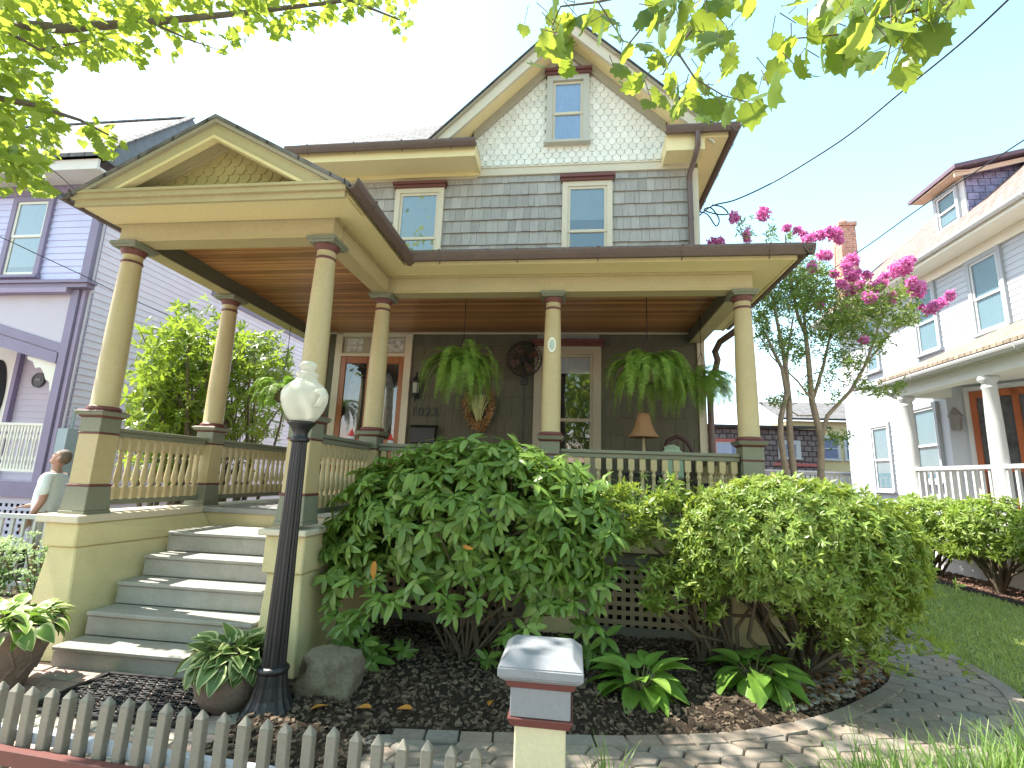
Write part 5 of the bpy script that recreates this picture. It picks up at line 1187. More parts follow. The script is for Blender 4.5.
# --- lilac house on the left
lh = thing('lilac_house', 'lilac clapboard house with purple trim and ivory porch lacework at the left', 'house', (-10, 8, 0))
def Q(name, mb, m, parent=None, bevel=0): return build(name, mb, m, parent or lh, bevel=bevel)
LF = lambda u, d, z: (u, 6.8+d, z); LSd = lambda u, d, z: (-8-d, u, z)
b = MB(); b.box(-17, -8.0, 6.8, 15, 4.3, 6.3); b.box(-17, -8.0, 8.3, 15, .25, 4.299); b.box(-8.14, -8.0, 6.82, 8.299, .25, 4.299); b.box(-17, -8.15, 6.95, 8.29, 1.0, 1.15)
b.prism([(-9.2,6.8,6.3),(-9.2,11.2,6.3),(-9.2,9.0,8.95)], (-7.7,0,0)); Q('wall', b, M['lilac'])
WL = (-9.72, -8.92, 4.58, 6.04)
b = MB(); clap(b, LF, -17, -8.02, 4.52, 6.06, .118, [(WL[0]+.03, WL[1]-.03, WL[2], WL[3])]); Q('front_clapboards', b, M['periwinkle'])
b = MB(); clap(b, LSd, 6.86, 15, .35, 6.3, .118); Q('side_clapboards', b, M['lilac'])
b = MB(); clap(b, lambda u, d, z: (u, 8.3+d, z), -12, -8.15, 1.16, 4.2, .118); Q('porch_back_clapboards', b, M['lilacpanel'])
window(lh, LF, WL, (M['purple'], M['ivory']), .09, .52, hood=False, curtain='blind', drop=.9)
b = MB(); b.box(-17, -8.0, 6.76, 6.80, 6.06, 6.25); b.box(-8.12, -7.97, 6.765, 6.90, 4.5, 6.06); b.box(-12, -7.80, 6.62, 6.80, 4.40, 4.44); b.box(-12, -7.84, 6.66, 6.80, 4.33, 4.399)
b.prism([(-9.6,6.765,3.78),(-8.205,6.765,3.40),(-8.205,6.765,3.26),(-9.6,6.765,3.64)], (0,.05,0)); b.prism([(-9.6,6.738,3.62),(-8.21,6.738,3.25),(-8.21,6.738,3.07),(-9.6,6.738,3.42)], (0,.10,0))
b.box(-8.20, -8.06, 6.75, 6.90, 1.22, 4.32); b.box(-12, -7.98, 6.74, 6.80, .98, 1.21)
b.box(-7.99, -7.96, 9.5, 14.5, 5.28, 5.46); b.box(-7.995, -7.965, 14.8, 15.0, .3, 5.28)
Q('purple_trim', b, M['purple'])
b = MB(); b.box(-8.05, -7.985, 6.79, 6.93, 1.22, 4.33); b.box(-12, -8.2, 6.66, 6.79, 4.25, 4.329); Q('corner_pilaster', b, mat('mauve_trim', (.36, .29, .42), .6, .08))
b = MB(); b.prism([(-9.7,6.80,4.32),(-8.12,6.80,4.32),(-8.12,6.80,3.38),(-9.7,6.80,3.81)], (0,.03,0)); b.box(-12,-9.7,6.80,6.83,3.5,4.32); Q('porch_panel', b, M['lilacpanel'])
b = MB(); b.box(-17, -7.72, 6.35, 6.80, 6.25, 6.29, 0); b.box(-17, -7.70, 6.32, 6.36, 6.22, 6.40, 0); Q('eave', b, mat('warm_white_eave', (.7, .66, .6), .6, .05))
b = MB(); b.prism([(-17,6.26,6.41),(-7.64,6.26,6.41),(-8.75,9.0,9.30),(-17,9.0,9.30)], (0,0,.07)); b.prism([(-17,11.7,6.41),(-7.64,11.7,6.41),(-8.75,9.0,9.30),(-17,9.0,9.30)], (0,0,.07)); b.prism([(-7.64,6.26,6.41),(-7.64,11.7,6.41),(-8.75,9,9.3)], (0,0,.07), 1); b.box(-17,-8.75,8.96,9.04,9.36,9.40); b.bar((-7.66,6.28,6.50),(-8.75,9.0,9.40),.12,.03); Q('roof', b, [M['roof'], mat('grey_hip_shingles', (.16, .16, .17), .9, .25, 6, 40)])
# ivory porch rail of fretwork boards
b = MB(); x = -10.6
while x < -8.22:
    for s in (-1, 1):
        e = .03
        b.prism([(x+s*.045,6.84,1.40),(x+s*.045,6.84,2.08),(x+s*.012,6.84,2.08),(x+s*.012,6.84,2.0),(x+s*.03,6.84,1.96),(x+s*.012,6.84,1.90),(x+s*.03,6.84,1.84),(x+s*.03,6.84,1.62),(x+s*.012,6.84,1.56),(x+s*.03,6.84,1.5),(x+s*.012,6.84,1.45),(x+s*.012,6.84,1.40)], (0,.025,0))
    x += .118
b.box(-10.7,-8.21,6.83,6.88,2.081,2.12); b.box(-10.7,-8.21,6.83,6.88,1.36,1.399); Q('porch_rail', b, M['ivory'])
b = MB()
pts = [(0,0),(.62,0),(.62,-.05),(.5,-.07),(.44,-.16),(.34,-.13),(.26,-.2),(.2,-.3),(.12,-.32),(.09,-.45),(0,-.5)]
b.prism([(-8.21-a, 6.81, 3.08+c_+a*.21) for a, c_ in pts], (0,.03,0))
Q('fretwork_bracket', b, M['ivory'])
for i in range(7):
    pass
b = MB(); dx0, dx1 = -11.6, -10.45
q0 = at(3, 350, y=8.27); q1 = at(22, 350, y=8.27); x0d, x1d = q1[0]-.95, q1[0]
b.box(x0d, x1d, 8.22, 8.29, 1.15, 3.75); dr = Q('front_door', b, M['ivory'])
b = MB(); n = 28; cx, cz = (x0d+x1d)/2+.12, 2.75; ring = [(cx+.26*math.cos(2*PI*i/n), 8.215, cz+.72*math.sin(2*PI*i/n)) for i in range(n)]; b.prism(ring, (0,-.012,0), 0); Q('oval_pane', b, M['dark'], dr)
b = MB(); b.box(x1d+.0, x1d+.09, 8.2, 8.29, 1.15, 3.8); Q('door_jamb', b, M['purple'], dr)
c = at(38, 380, y=8.26); b = MB(); n = 24; b.prism([(c[0]+.15*math.cos(2*PI*i/n), 8.26, c[2]+.15*math.sin(2*PI*i/n)) for i in range(n)], (0,.02,0), 0)
b.tube([(c[0]+.13*math.cos(2*PI*i/n), 8.256, c[2]+.13*math.sin(2*PI*i/n)) for i in range(n+1)], .006, 5, 1); b.box(c[0]-.06,c[0]+.06,8.254,8.259,c[2]-.02,c[2]+.03,1)
Q('round_plaque', b, [M['iron'], mat('plaque_grey', (.16, .16, .18), .4, .1)])
b = MB(); b.box(-12, -8.0, 6.80, 6.83, .25, .36); b.box(-12,-8.0,6.80,6.83,.9,.979); x = -12
while x < -8.05: b.box(x, x+.05, 6.815, 6.821, .3, .95); x += .1
z = .38
while z < .9: b.box(-12, -8.0, 6.805, 6.8145, z, z+.05); z += .1
Q('skirt_lattice', b, mat('lilac_white_lattice', (.62, .58, .68), .7, .06))
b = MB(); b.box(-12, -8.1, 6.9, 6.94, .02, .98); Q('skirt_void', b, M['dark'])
b = MB(); q = [at(100, 231, x=-7.96), at(83, 330, x=-7.96), at(65, 430, x=-7.96)]; b.tube([(q[0][0], q[1][1], 6.2), (q[0][0], q[1][1], 1.0)], .02, 7); Q('wall_pipe', b, M['lilacpanel'])
b = MB(); c = at(68, 440, x=-7.9); b.box(-7.985, -7.80, c[1]-.12, c[1]+.16, 1.25, 2.05); b.tube([(-7.9,c[1]+.02,2.05),(-7.9,c[1]+.02,2.4)], .02, 6); Q('meter_box', b, mat('grey_meter', (.35, .42, .44), .5, .1))
# --- white house on the right
wh = thing('white_house', 'white clapboard house with pink roof, shed dormer and columned porch at the right', 'house', (13, 9.6, 0))
K = 1.2                                 # the plan below is drawn at 5/6 of full size
big = lambda p: (p[0]*K, p[1]*K, p[2]*K-.312)
def W(name, mb, m, parent=None, bevel=0): mb.v = [big(p) for p in mb.v]; return build(name, mb, m, parent or wh, bevel=bevel)
RT0 = lambda u, d, z: (8+d, u, z)
RT = lambda u, d, z: big((8+d, u, z))
WINS = [(9.68, 10.52, 4.66, 6.22), (11.42, 12.2, 4.66, 6.22), (13.6, 14.25, 4.66, 6.22), (13.5, 14.35, 1.55, 3.28), (6.6, 7.4, 4.66, 6.22)]
FOOT = [(8,11.9),(7.15,11.5),(6.98,10.08),(8.0,8.7)]
b = MB(); b.box(8.0, 17, 1, 15.5, .3, 6.42); b.prism([(x, y, .3) for x, y in FOOT+[(8.6, 8.7), (8.6, 11.9)]], (0,0,3.25)); W('wall', b, M['whiteclap'])
b = MB(); clap(b, RT0, 1, 15.5, 3.6, 6.35, .12, [(a+.03, c-.03, d, e) for a, c, d, e in WINS[:3]+WINS[4:]], .012); clap(b, RT0, 11.95, 15.5, .4, 3.6, .12, [(WINS[3][0]+.03, WINS[3][1]-.03, WINS[3][2], WINS[3][3])], .012); W('clapboards', b, M['whiteclap'])
M['aquablind'] = mat('pale_aqua_blind', (.13, .19, .195), .8, .1)
M['softglass'] = glass_mat('shaded_glass', refl=.07, fres=False)
M['casing'] = mat('grey_white_casing', (.34, .36, .38), .6, .05)
for w in WINS: window(wh, RT, w, (M['casing'], M['white']), .09, .47, hood=False, curtain='aquablind', drop=.97, pane='softglass')
b = MB(); b.box(7.5, 7.985, .9, 15.9, 6.42, 6.45); b.box(7.46, 7.5, .9, 15.9, 6.40, 6.55); b.box(7.93, 7.985, .9, 15.5, 6.22, 6.419); W('eave', b, M['ivory'])
b = MB(); gutter_on(b, (7.46,.9,6.55), (7.46,15.9,6.55), (-1,0,0), .9, 2); gutter_on(b, (6.08,2,3.62), (6.08,10.45,3.62), (-1,0,0), .9, 2); W('gutter', b, M['palegrey'])
RS_ = .92; rz = lambda x: 6.57+RS_*(x-7.5)
b = MB(); b.prism([(7.44,.7,rz(7.44)),(7.44,16.1,rz(7.44)),(11.2,16.1,rz(11.2)),(11.2,.7,rz(11.2))], (-.03,0,.05)); b.prism([(17,.7,6.57),(17,16.1,6.57),(11.2,16.1,rz(11.2)),(11.2,.7,rz(11.2))], (.03,0,.05)); W('roof', b, M['pinkroof'])
b = MB(); b.prism([(7.6,15.49,6.42),(17,15.49,6.42),(11.2,15.49,rz(11.2)-.05)], (0,-.1,0)); W('gable_wall', b, M['whiteclap'])
# dormer
dx, dy0, dy1, dz1 = 8.55, 11.03, 11.98, 8.56
b = MB(); b.prism([(dx,dy0,rz(dx)-.05),(dx,dy0,dz1),(10.6,dy0,dz1+.5),(10.6,dy0,rz(10.6)-.3)], (0,dy1-dy0,0)); d = W('dormer', b, M['white'])
b = MB(); b.prism([(dx+.03,dy0-.02,rz(dx)+.08),(dx+.03,dy0-.02,dz1-.0),(10.4,dy0-.02,dz1+.45),(10.25,dy0-.02,rz(10.25)+.05)], (0,.015,0)); W('dormer_slates', b, M['slate'], d)
b = MB(); b.prism([(dx-.35,dy0-.3,dz1-.02),(dx-.35,dy1+.3,dz1-.02),(11.0,dy1+.3,dz1+.60),(11.0,dy0-.3,dz1+.60)], (0,0,.09)); W('dormer_roof', b, mat('dark_plum_roof', (.14, .10, .13), .8, .2), d)
b = MB(); b.box(dx-.3, dx-.01, dy0-.22, dy1+.22, dz1-.06, dz1-.03); b.prism([(dx-.3,dy0-.2,dz1-.08),(10.9,dy0-.2,dz1+.52),(10.9,dy0-.2,dz1+.40),(dx-.3,dy0-.2,dz1-.18)], (0,.03,0)); W('dormer_soffit', b, mat('peach_soffit', (.6, .45, .33), .6, .1), d)
DT = lambda u, dd, z: big((dx+dd, u, z))
window(d, DT, (dy0+.14, dy1-.1, rz(dx)+.02, dz1-.12), (M['casing'], M['white']), .07, .48, hood=False, curtain='aquablind', drop=.9, pane='softglass')
b = MB(); b.box(8.42, 8.88, 15.7, 16.2, 5.5, 9.85); b.box(8.38, 8.92, 15.66, 16.24, 9.85, 9.98); b.lathe(8.65, 15.95, [(.12,9.98,0),(.11,10.15,0)], 12); W('chimney', b, M['brick'])
# porch
b = MB(); b.box(6.1, 8.0, 2, 10.3, .95, 1.1); b.box(6.16, 6.2, 2, 10.2, .05, .949); b.box(6.2, 8, 10.16, 10.2, .05, .949); W('porch_floor', b, M['white'])
b = MB(); b.box(6.15, 6.36, 2, 10.2, 3.32, 3.52); b.box(6.37, 8, 10.0, 10.2, 3.32, 3.52); b.box(6.1, 8, 2, 10.42, 3.521, 3.56); b.box(6.08, 6.12, 2, 10.45, 3.54, 3.66); W('porch_beam', b, mat('grey_green_white', (.62, .62, .55), .6, .05))
b = MB(); b.prism([(6.05,2,3.665),(6.05,10.5,3.665),(8.0,9.6,4.62),(8.0,2,4.62)], (0,0,.05)); b.prism([(6.05,10.5,3.665),(8.0,10.5,3.665),(8.0,9.6,4.62)], (0,0,.05)); W('porch_roof', b, M['tanroof'])
for y in (10.03, 8.14, 6.25):
    b = MB(); b.lathe(6.26, y, [(.13,1.1,0),(.13,1.16,0),(.11,1.18,0),(.108,1.9,0),(.10,2.6,0),(.088,3.12,0),(.10,3.14,0),(.10,3.16,0),(.088,3.18,0),(.09,3.22,0),(.13,3.26,0),(.13,3.32,0)], 20); W('porch_column', b, M['white'])
b = MB(); b.bar((6.26,2,1.97),(6.26,9.95,1.97),.08,.06); b.bar((6.26,2,1.22),(6.26,9.95,1.22),.06,.05); b.bar((6.4,10.08,1.97),(7.2,10.08,1.97),.08,.06); y = 4.
while y < 9.95: b.box(6.24, 6.28, y-.02, y+.02, 1.24, 1.95); y += .155
for k in range(6): x = 6.45+k*.13; b.box(x-.018, x+.018, 10.06, 10.1, 1.1, 1.95)
W('porch_rail', b, M['white'])
# bay window and canted doorway
def seg_T(p, q):
    p, q = Vector((*p, 0)), Vector((*q, 0)); d = (q-p).normalized(); n = Vector((d.y, -d.x, 0))
    if n.x > 0: n = -n
    return lambda u, dd, z: tuple(p+d*u-n*dd+Vector((0, 0, z)))
T1 = seg_T(FOOT[2], FOOT[1]); window(wh, lambda u, d, z: big(T1(u, d, z)), (.25, 1.2, 1.75, 3.3), (M['casing'], M['white']), .08, .48, hood=False, curtain='aquablind', drop=1., pane='softglass')
T2 = seg_T(FOOT[2], FOOT[3])
b = MB()
for a, e in ((.36, .44), (.92, 1.0), (1.42, 1.5)): b.box(a, e, -.07, -.001, 1.1, 3.38)
b.box(.44, 1.42, -.07, -.001, 3.26, 3.38); b.box(.44, 1.42, -.06, -.001, 1.95, 2.05); b.box(.44, 1.42, -.06, -.001, 1.1, 1.25); b.box(.44,1.42,-.03,-.001,1.25,1.5)
b.v = [T2(*p) for p in b.v]; d = W('front_door', b, mat('red_orange_door_wood', (.33, .10, .04), .4, .2, 2, 20))
M['ddg'] = mat('dark_door_glass', (.08, .085, .09), .08, .6, 2.5, 6, spec=.7)
for a, e in ((.44, .92), (1.0, 1.42)): b = MB(); b.box(a, e, -.012, -.0005, 1.25, 3.26); b.v = [T2(*p) for p in b.v]; W('door_pane', b, M['ddg'], d)
b = MB(); b.box(.28, .355, -.05, -.001, 1.1, 3.45); b.box(1.505, 1.58, -.05, -.001, 1.1, 3.45); b.box(.28, 1.58, -.06, -.001, 3.385, 3.47); b.v = [T2(*p) for p in b.v]; W('door_casing', b, M['white'], d)
lp = Vector(T2(.14, -.12, 0)); b = MB(); b.lathe(lp.x, lp.y, [(.07,2.68,0),(.085,2.7,0),(.10,2.93,0),(.12,2.95,0),(.06,3.05,0),(.01,3.12,0)], 8, False); W('wall_lantern', b, mat('grey_lantern', (.2, .19, .18), .4, .2))
b = MB(); b.tube([(6.02,10.25,3.5),(6.1,10.25,3.4),(6.35,10.28,3.3),(6.4,10.3,3.1),(6.4,10.3,.3)], .04, 9); W('downspout', b, M['palegrey'])
# --- buildings behind
fb = thing('far_house', 'brown shingled house with red window trim far behind the right corner column', 'house', (9, 26, 0))
b = MB(); b.box(6.2, 11.6, 25, 31, 0, 4.3); build('wall', b, M['brownscale'], fb)
b = MB(); b.prism([(5.8,24.6,4.31),(12.0,24.6,4.31),(11.0,28,4.6),(6.8,28,4.6)], (0,0,.1)); build('roof', b, M['roof'], fb)
for x0, x1, m in ((6.75, 8.0, 'redtrim'), (9.75, 10.75, 'white')): window(fb, lambda u, d, z: (u, 25+d, z), (x0, x1, 2.3 if m == 'redtrim' else 2.9, 3.75), (M[m], M['white']), .16, .5, hood=False, curtain='bluelace', drop=1., pane='clearglass')
b = MB(); b.box(9.5, 11.5, 24.96, 24.99, 2.55, 2.68); build('red_band', b, M['redtrim'], fb)
yb = thing('yellow_house', 'pale yellow house with wide blue windows far behind the blossom tree', 'house', (15, 30, 0))
b = MB(); b.box(11.9, 20, 29, 35, 0, 5.2); build('wall', b, M['yellowwall'], yb); b = MB(); b.prism([(11.5,28.6,5.2),(20.5,28.6,5.2),(20.5,32,6.6),(11.5,32,6.6)], (0,0,.12)); build('roof', b, M['roof'], yb)
for k in range(3): window(yb, lambda u, d, z: (u, 29+d, z), (12.9+k*1.8, 14.5+k*1.8, 3.1, 4.4), (M['white'], M['white']), .1, .5, hood=False, curtain='bluelace', drop=1., pane='clearglass')
t = thing('trellis_fence', 'white slatted fence behind the trunks of the blossom tree', 'fence', (7, 19, 0))
b = MB(); b.box(5.2, 11, 19, 19.04, 2.02, 2.1); b.box(5.2, 11, 19, 19.04, .9, .98); b.box(5.2,11,18.9,19.14,2.101,2.16); build('rail', b, M['white'], t)
for i in range(36):
    x = 5.25+i*.16; b = MB(); b.box(x, x+.11, 18.97, 18.999, .05, 2.0); build('fence_board', b, M['white'], t)

# ------------------------------------------------------------------ person by the lilac house
def skin_obj(name, J, E_, mat_, parent, xf, sub=2, root=0):
    ids = {k: i for i, k in enumerate(J)}; me = bpy.data.meshes.new(name)
    me.from_pydata([xf(v[0]) for v in J.values()], [(ids[a], ids[c_]) for a, c_ in E_], []); o = bpy.data.objects.new(name, me); col.objects.link(o)
    me.materials.append(mat_); s = o.modifiers.new('skin', 'SKIN'); s.use_smooth_shade = True; o.modifiers.new('sub', 'SUBSURF').levels = sub; o.modifiers['sub'].render_levels = sub
    for i, v in enumerate(J.values()):
        r_ = v[1]; me.skin_vertices[0].data[i].radius = r_ if isinstance(r_, tuple) else (r_, r_); me.skin_vertices[0].data[i].use_root = (i == root)
    dg = bpy.context.evaluated_depsgraph_get(); m2 = bpy.data.meshes.new_from_object(o.evaluated_get(dg)); m2.name = name; bpy.data.objects.remove(o)
    m2.materials.clear(); m2.materials.append(mat_); o = bpy.data.objects.new(name, m2); col.objects.link(o); o.parent = parent
    for p in m2.polygons: p.use_smooth = True
    ORIG[o.name] = ORIG[parent.name]; return o
PX, PY = -6.62, 5.72
man = thing('person', 'man in a pale T-shirt and light shorts looking up, standing by the grey fence', 'person', (PX, PY, 0))
fa = math.atan2(-.9, -.45)           # faces left and a little towards the street
ang = math.atan2(.9, -.45)
fx, fy = -.93, -.37
XF = lambda p: (p[1]*fx+p[0]*fy*-1, p[1]*fy+p[0]*fx, p[2])       # local: x = his left(+), y = forward, z = up
S_ = .955
def sc_(J): return {k: ((v[0][0]*S_, v[0][1]*S_, v[0][2]*S_), v[1]) for k, v in J.items()}
J = {'pelvis': ((0,0,.95),(.15,.11)), 'belly': ((0,.03,1.12),(.145,.12)), 'chest': ((0,.02,1.32),(.16,.115)), 'neck0': ((0,-.02,1.47),(.07,.065)), 'neck1': ((0,.0,1.54),(.055,.058)), 'jaw': ((0,.02,1.60),(.05,.055)),
     'lsh': ((.17,0,1.42),.062), 'lel': ((.235,-.05,1.13),.045), 'lwr': ((.235,.05,.90),.03), 'lpalm': ((.23,.085,.82),(.036,.018)),
     'rsh': ((-.17,0,1.42),.062), 'rel': ((-.23,.03,1.13),.045), 'rwr': ((-.19,.27,1.02),.03), 'rpalm': ((-.17,.36,1.0),(.036,.018)),
     'lhip': ((.09,0,.88),.095), 'lkn': ((.10,.02,.48),.058), 'lan': ((.10,-.02,.09),.038), 'lto': ((.11,.13,.035),(.04,.03)), 'rhip': ((-.09,0,.88),.095), 'rkn': ((-.10,.03,.48),.058), 'ran': ((-.10,-.02,.09),.038), 'rto': ((-.11,.13,.035),(.04,.03))}
E_ = [('pelvis','belly'),('belly','chest'),('chest','neck0'),('neck0','neck1'),('neck1','jaw'),('chest','lsh'),('lsh','lel'),('lel','lwr'),('lwr','lpalm'),('chest','rsh'),('rsh','rel'),('rel','rwr'),('rwr','rpalm'),('pelvis','lhip'),('lhip','lkn'),('lkn','lan'),('lan','lto'),('pelvis','rhip'),('rhip','rkn'),('rkn','ran'),('ran','rto')]
def hand(pfx, palm, fwd, side):
    f, s = Vector(fwd).normalized(), Vector(side).normalized(); p = Vector(palm)
    for i, (o, l) in enumerate(((-.027, .075), (-.009, .085), (.009, .08), (.027, .062))):
        a = p+s*o+f*.02; J[f'{pfx}f{i}a'] = (tuple(a), .010); J[f'{pfx}f{i}b'] = (tuple(a+f*l*.55+Vector((0,.008,-.006))), .009); J[f'{pfx}f{i}c'] = (tuple(a+f*l+Vector((0,.015,-.025))), .007)
        E_.extend([(pfx+'palm', f'{pfx}f{i}a'), (f'{pfx}f{i}a', f'{pfx}f{i}b'), (f'{pfx}f{i}b', f'{pfx}f{i}c')])
    t_ = p-s*.03-f*.03; J[pfx+'t1'] = (tuple(t_-s*.02+f*.02), .011); J[pfx+'t2'] = (tuple(t_-s*.03+f*.055), .009); E_.extend([(pfx+'palm', pfx+'t1'), (pfx+'t1', pfx+'t2')])
hand('l', (.23,.085,.82), (0,.25,-1), (0,1,.25)); hand('r', (-.17,.36,1.0), (.1,1,-.1), (1,-.1,0))
# head tipped back: he looks up
def tilt(p):
    y, z = p[1], p[2]-1.54; c_, s = math.cos(R(24)), math.sin(R(24)); return (p[0], y*c_-z*s, 1.54+y*s+z*c_)
J['jaw'] = (tilt(J['jaw'][0]), J['jaw'][1])
XW = lambda p: tuple(XF(p))
body = skin_obj('body', sc_(J), E_, M['skin'], man, XW)
def blob(b, c, r, keep=None, n=4):
    ic = bmesh.new(); bmesh.ops.create_icosphere(ic, subdivisions=n, radius=1); P3 = [(c[0]+v.co.x*r[0], c[1]+v.co.y*r[1], c[2]+v.co.z*r[2]) for v in ic.verts]
    fs = [[v.index for v in f.verts] for f in ic.faces]
    if keep: fs = [f for f in fs if all(keep(*P3[i]) for i in f)]
    o_ = len(b.v); b.v += [XW([q*S_ for q in tilt(p)]) for p in P3]; b.f += [[i+o_ for i in f] for f in fs]; b.m += [0]*len(fs); b.s += [True]*len(fs); ic.free()
hb_ = MB()
for c, r in (((0,.018,1.665),(.074,.095,.112)), ((0,.05,1.60),(.052,.055,.05)), ((0,.112,1.652),(.013,.024,.02)), ((0,.105,1.672),(.010,.016,.026)), ((0,.092,1.575),(.026,.022,.022)), ((0,.103,1.612),(.024,.012,.012)), ((.03,.088,1.70),(.028,.016,.012)), ((-.03,.088,1.70),(.028,.016,.012)), ((.076,.0,1.655),(.012,.022,.034)), ((-.076,.0,1.655),(.012,.022,.034))): blob(hb_, c, r)
bm_ = bmesh.new(); bm_.from_mesh(body.data); bmesh.ops.remove_doubles(bm_, verts=bm_.verts, dist=1e-5); o_ = [bm_.verts.new(p) for p in hb_.v]
for f in hb_.f: bm_.faces.new([o_[i] for i in f])
bmesh.ops.recalc_face_normals(bm_, faces=bm_.faces); bmesh.ops.holes_fill(bm_, edges=[e for e in bm_.edges if e.is_boundary]); bm_.to_mesh(body.data); bm_.free()
md = body.modifiers.new('fuse', 'REMESH'); md.mode = 'VOXEL'; md.voxel_size = .007; md.use_smooth_shade = True
dg = bpy.context.evaluated_depsgraph_get(); m2 = bpy.data.meshes.new_from_object(body.evaluated_get(dg)); body.modifiers.clear(); body.data = m2; m2.materials.clear(); m2.materials.append(M['skin'])
for p in m2.polygons: p.use_smooth = True
SH = {'hem': ((0,0,.86),(.19,.14)), 'belly': ((0,.04,1.08),(.185,.155)), 'chest': ((0,.01,1.30),(.185,.14)), 'nk': ((0,-.015,1.45),(.08,.075)), 'ls': ((.19,0,1.40),.075), 'le': ((.25,-.04,1.16),.07), 'rs': ((-.19,0,1.40),.075), 're': ((-.24,.03,1.16),.07)}
skin_obj('shirt', sc_(SH), [('hem','belly'),('belly','chest'),('chest','nk'),('chest','ls'),('ls','le'),('chest','rs'),('rs','re')], M['shirt'], man, XW)
TRO = {'w': ((0,0,.93),(.165,.125)), 'lh': ((.09,0,.84),.115), 'lk': ((.11,.02,.50),.09), 'rh': ((-.09,0,.84),.115), 'rk': ((-.11,.03,.50),.09)}
skin_obj('shorts', sc_(TRO), [('w','lh'),('lh','lk'),('w','rh'),('rh','rk')], M['trouser'], man, XW)
hb_ = MB(); blob(hb_, (0,.004,1.678), (.083,.098,.113), lambda x, y, z: (z > 1.712+max(0, y-.02)*.45 or y < -.004) and z > 1.60-y*.2)
hb_.v = [(x+PX, y+PY, z) for x, y, z in hb_.v]; build('hair', hb_, M['hair'], man)
hb_ = MB()
for s_ in (-1, 1): blob(hb_, (s_*.031,.103,1.682), (.010,.006,.007), None, 2)
hb_.v = [(x+PX, y+PY, z) for x, y, z in hb_.v]; build('eye', hb_, M['iron'], man)
# ------------------------------------------------------------------ street trees and cables
MT = maple_template()
def leafset(pts, size, up_jit=.5):
    P = np.array(pts); n = len(P); D = nrm(rng.normal(size=(n, 3))*[1, 1, .45]+[0, 0, -.45]); U = nrm(rng.normal(size=(n, 3))*up_jit+[0, 0, .75]); return P, D, U, np.broadcast_to(size, (n,)) if np.ndim(size) == 0 else size
t = thing('maple_tree', 'tree whose sunlit leafy boughs hang into the top left of the photo', 'tree', (-5.2, -1.6, 0), 'street trees overhanging the garden')
def inpoly(poly, n, jit=0):
    xs = [p[0] for p in poly]; ys = [p[1] for p in poly]; out = []
    while len(out) < n:
        x, y = random.uniform(min(xs), max(xs)), random.uniform(min(ys), max(ys))
        if inside(poly, x, y): out.append((x, y))
    return out
UP = [(-60,-60),(440,-60),(424,5),(412,30),(404,48),(392,22),(360,8),(345,28),(318,22),(296,34),(282,44),(268,30),(250,42),(228,56),(214,50),(196,42),(180,66),(168,58),(158,46),(142,70),(135,52),(118,62),(102,58),(94,70),(82,56),(60,70),(48,84),(20,74),(-60,100)]
LO = [(-60,40),(30,62),(50,88),(62,98),(70,110),(86,104),(100,122),(118,132),(130,140),(124,158),(106,150),(98,162),(88,142),(70,138),(58,150),(50,178),(36,196),(20,190),(6,168),(-60,180)]
STR = [(-60,140),(20,148),(50,168),(60,190),(44,204),(24,186),(-60,200)]
OVER = [(-350,-60),(300,-60),(300,-420),(-350,-420)]  # unseen leaves above the frame, added to shade the foreground path
pts = []
for poly, n in ((UP, 2700), (LO, 850), (STR, 200), (OVER, 1500)):
    cl = inpoly(poly, n//5)
    for cx, cy in cl:
        dist = random.uniform(5.0, 7.4)
        for k in range(5):
            x, y = cx+random.gauss(0, 7), cy+random.gauss(0, 7)
            if inside(poly, x, y): pts.append(far(x, y, dist+random.gauss(0, .25)))
extra = [tuple(Vector((-5.6, -1.8, 7.8))+Vector(randdir(1)[0])*Vector((1, 0, 0)).x*0+Vector((random.gauss(0, 1.5), random.gauss(0, 1.6), random.gauss(0, 1.1)))) for _ in range(2600)]
lim = [p for p in extra if p[2] > 5]
P, D, U, S = leafset(pts, rng.uniform(.06, .105, len(pts))); V, F = scatter(MT, P, D, U, S); np_mesh('crown', V, F, M['maple'], t)
P, D, U, S = leafset(lim, rng.uniform(.12, .18, len(lim))); V, F = scatter(MT, P, D, U, S); np_mesh('upper_crown', V, F, M['maple'], t)
b = MB(); b.tube([(-5.2,-1.6,0),(-5.15,-1.6,1.0),(-5.2,-1.5,2.8),(-5.3,-1.4,4.6),(-5.4,-1.6,6.5),(-5.5,-1.8,8.6)], [.24,.19,.17,.15,.11,.05], 14); fork = Vector((-5.3,-1.4,4.4))
for path, r_ in (([far(-40,20,5.6),far(60,28,5.7),far(150,22,5.8),far(250,12,5.9),far(350,0,6.0),far(400,20,6.0)], .05), ([far(-40,90,5.4),far(30,104,5.5),far(80,120,5.6),far(118,140,5.7)], .035), ([far(-30,10,5.2),far(40,50,5.4),far(90,40,5.6)], .025), ([far(150,22,5.8),far(190,40,5.8),far(225,52,5.8)], .012), ([far(-30,140,5.4),far(25,168,5.5),far(45,185,5.5)], .016)):
    n_ = len(path)+1
    if r_ > .02: path = [fork]+path
    b.tube(path, [r_*(1-.85*i/(len(path)-1)) for i in range(len(path))], 7)
build('trunk', b, M['bark'], t)
t = thing('maple_tree', 'tree whose large lobed leaves hang close overhead at the top right of centre', 'tree', (2.2, -2.0, 0), 'street trees overhanging the garden')
bp_ = [(0,0),(.15,-.09),(.37,-.07),(.40,.09),(.56,.20),(.44,.30),(.54,.49),(.35,.53),(.29,.74),(.13,.75),(0,.99),(-.13,.75),(-.29,.74),(-.35,.53),(-.54,.49),(-.44,.30),(-.56,.20),(-.40,.09),(-.37,-.07),(-.15,-.09)]
bv_ = [(x, y, -.38*(x*x*1.3+(y-.35)**2)+.12*abs(x)) for x, y in bp_]+[(0, .34, 0)]
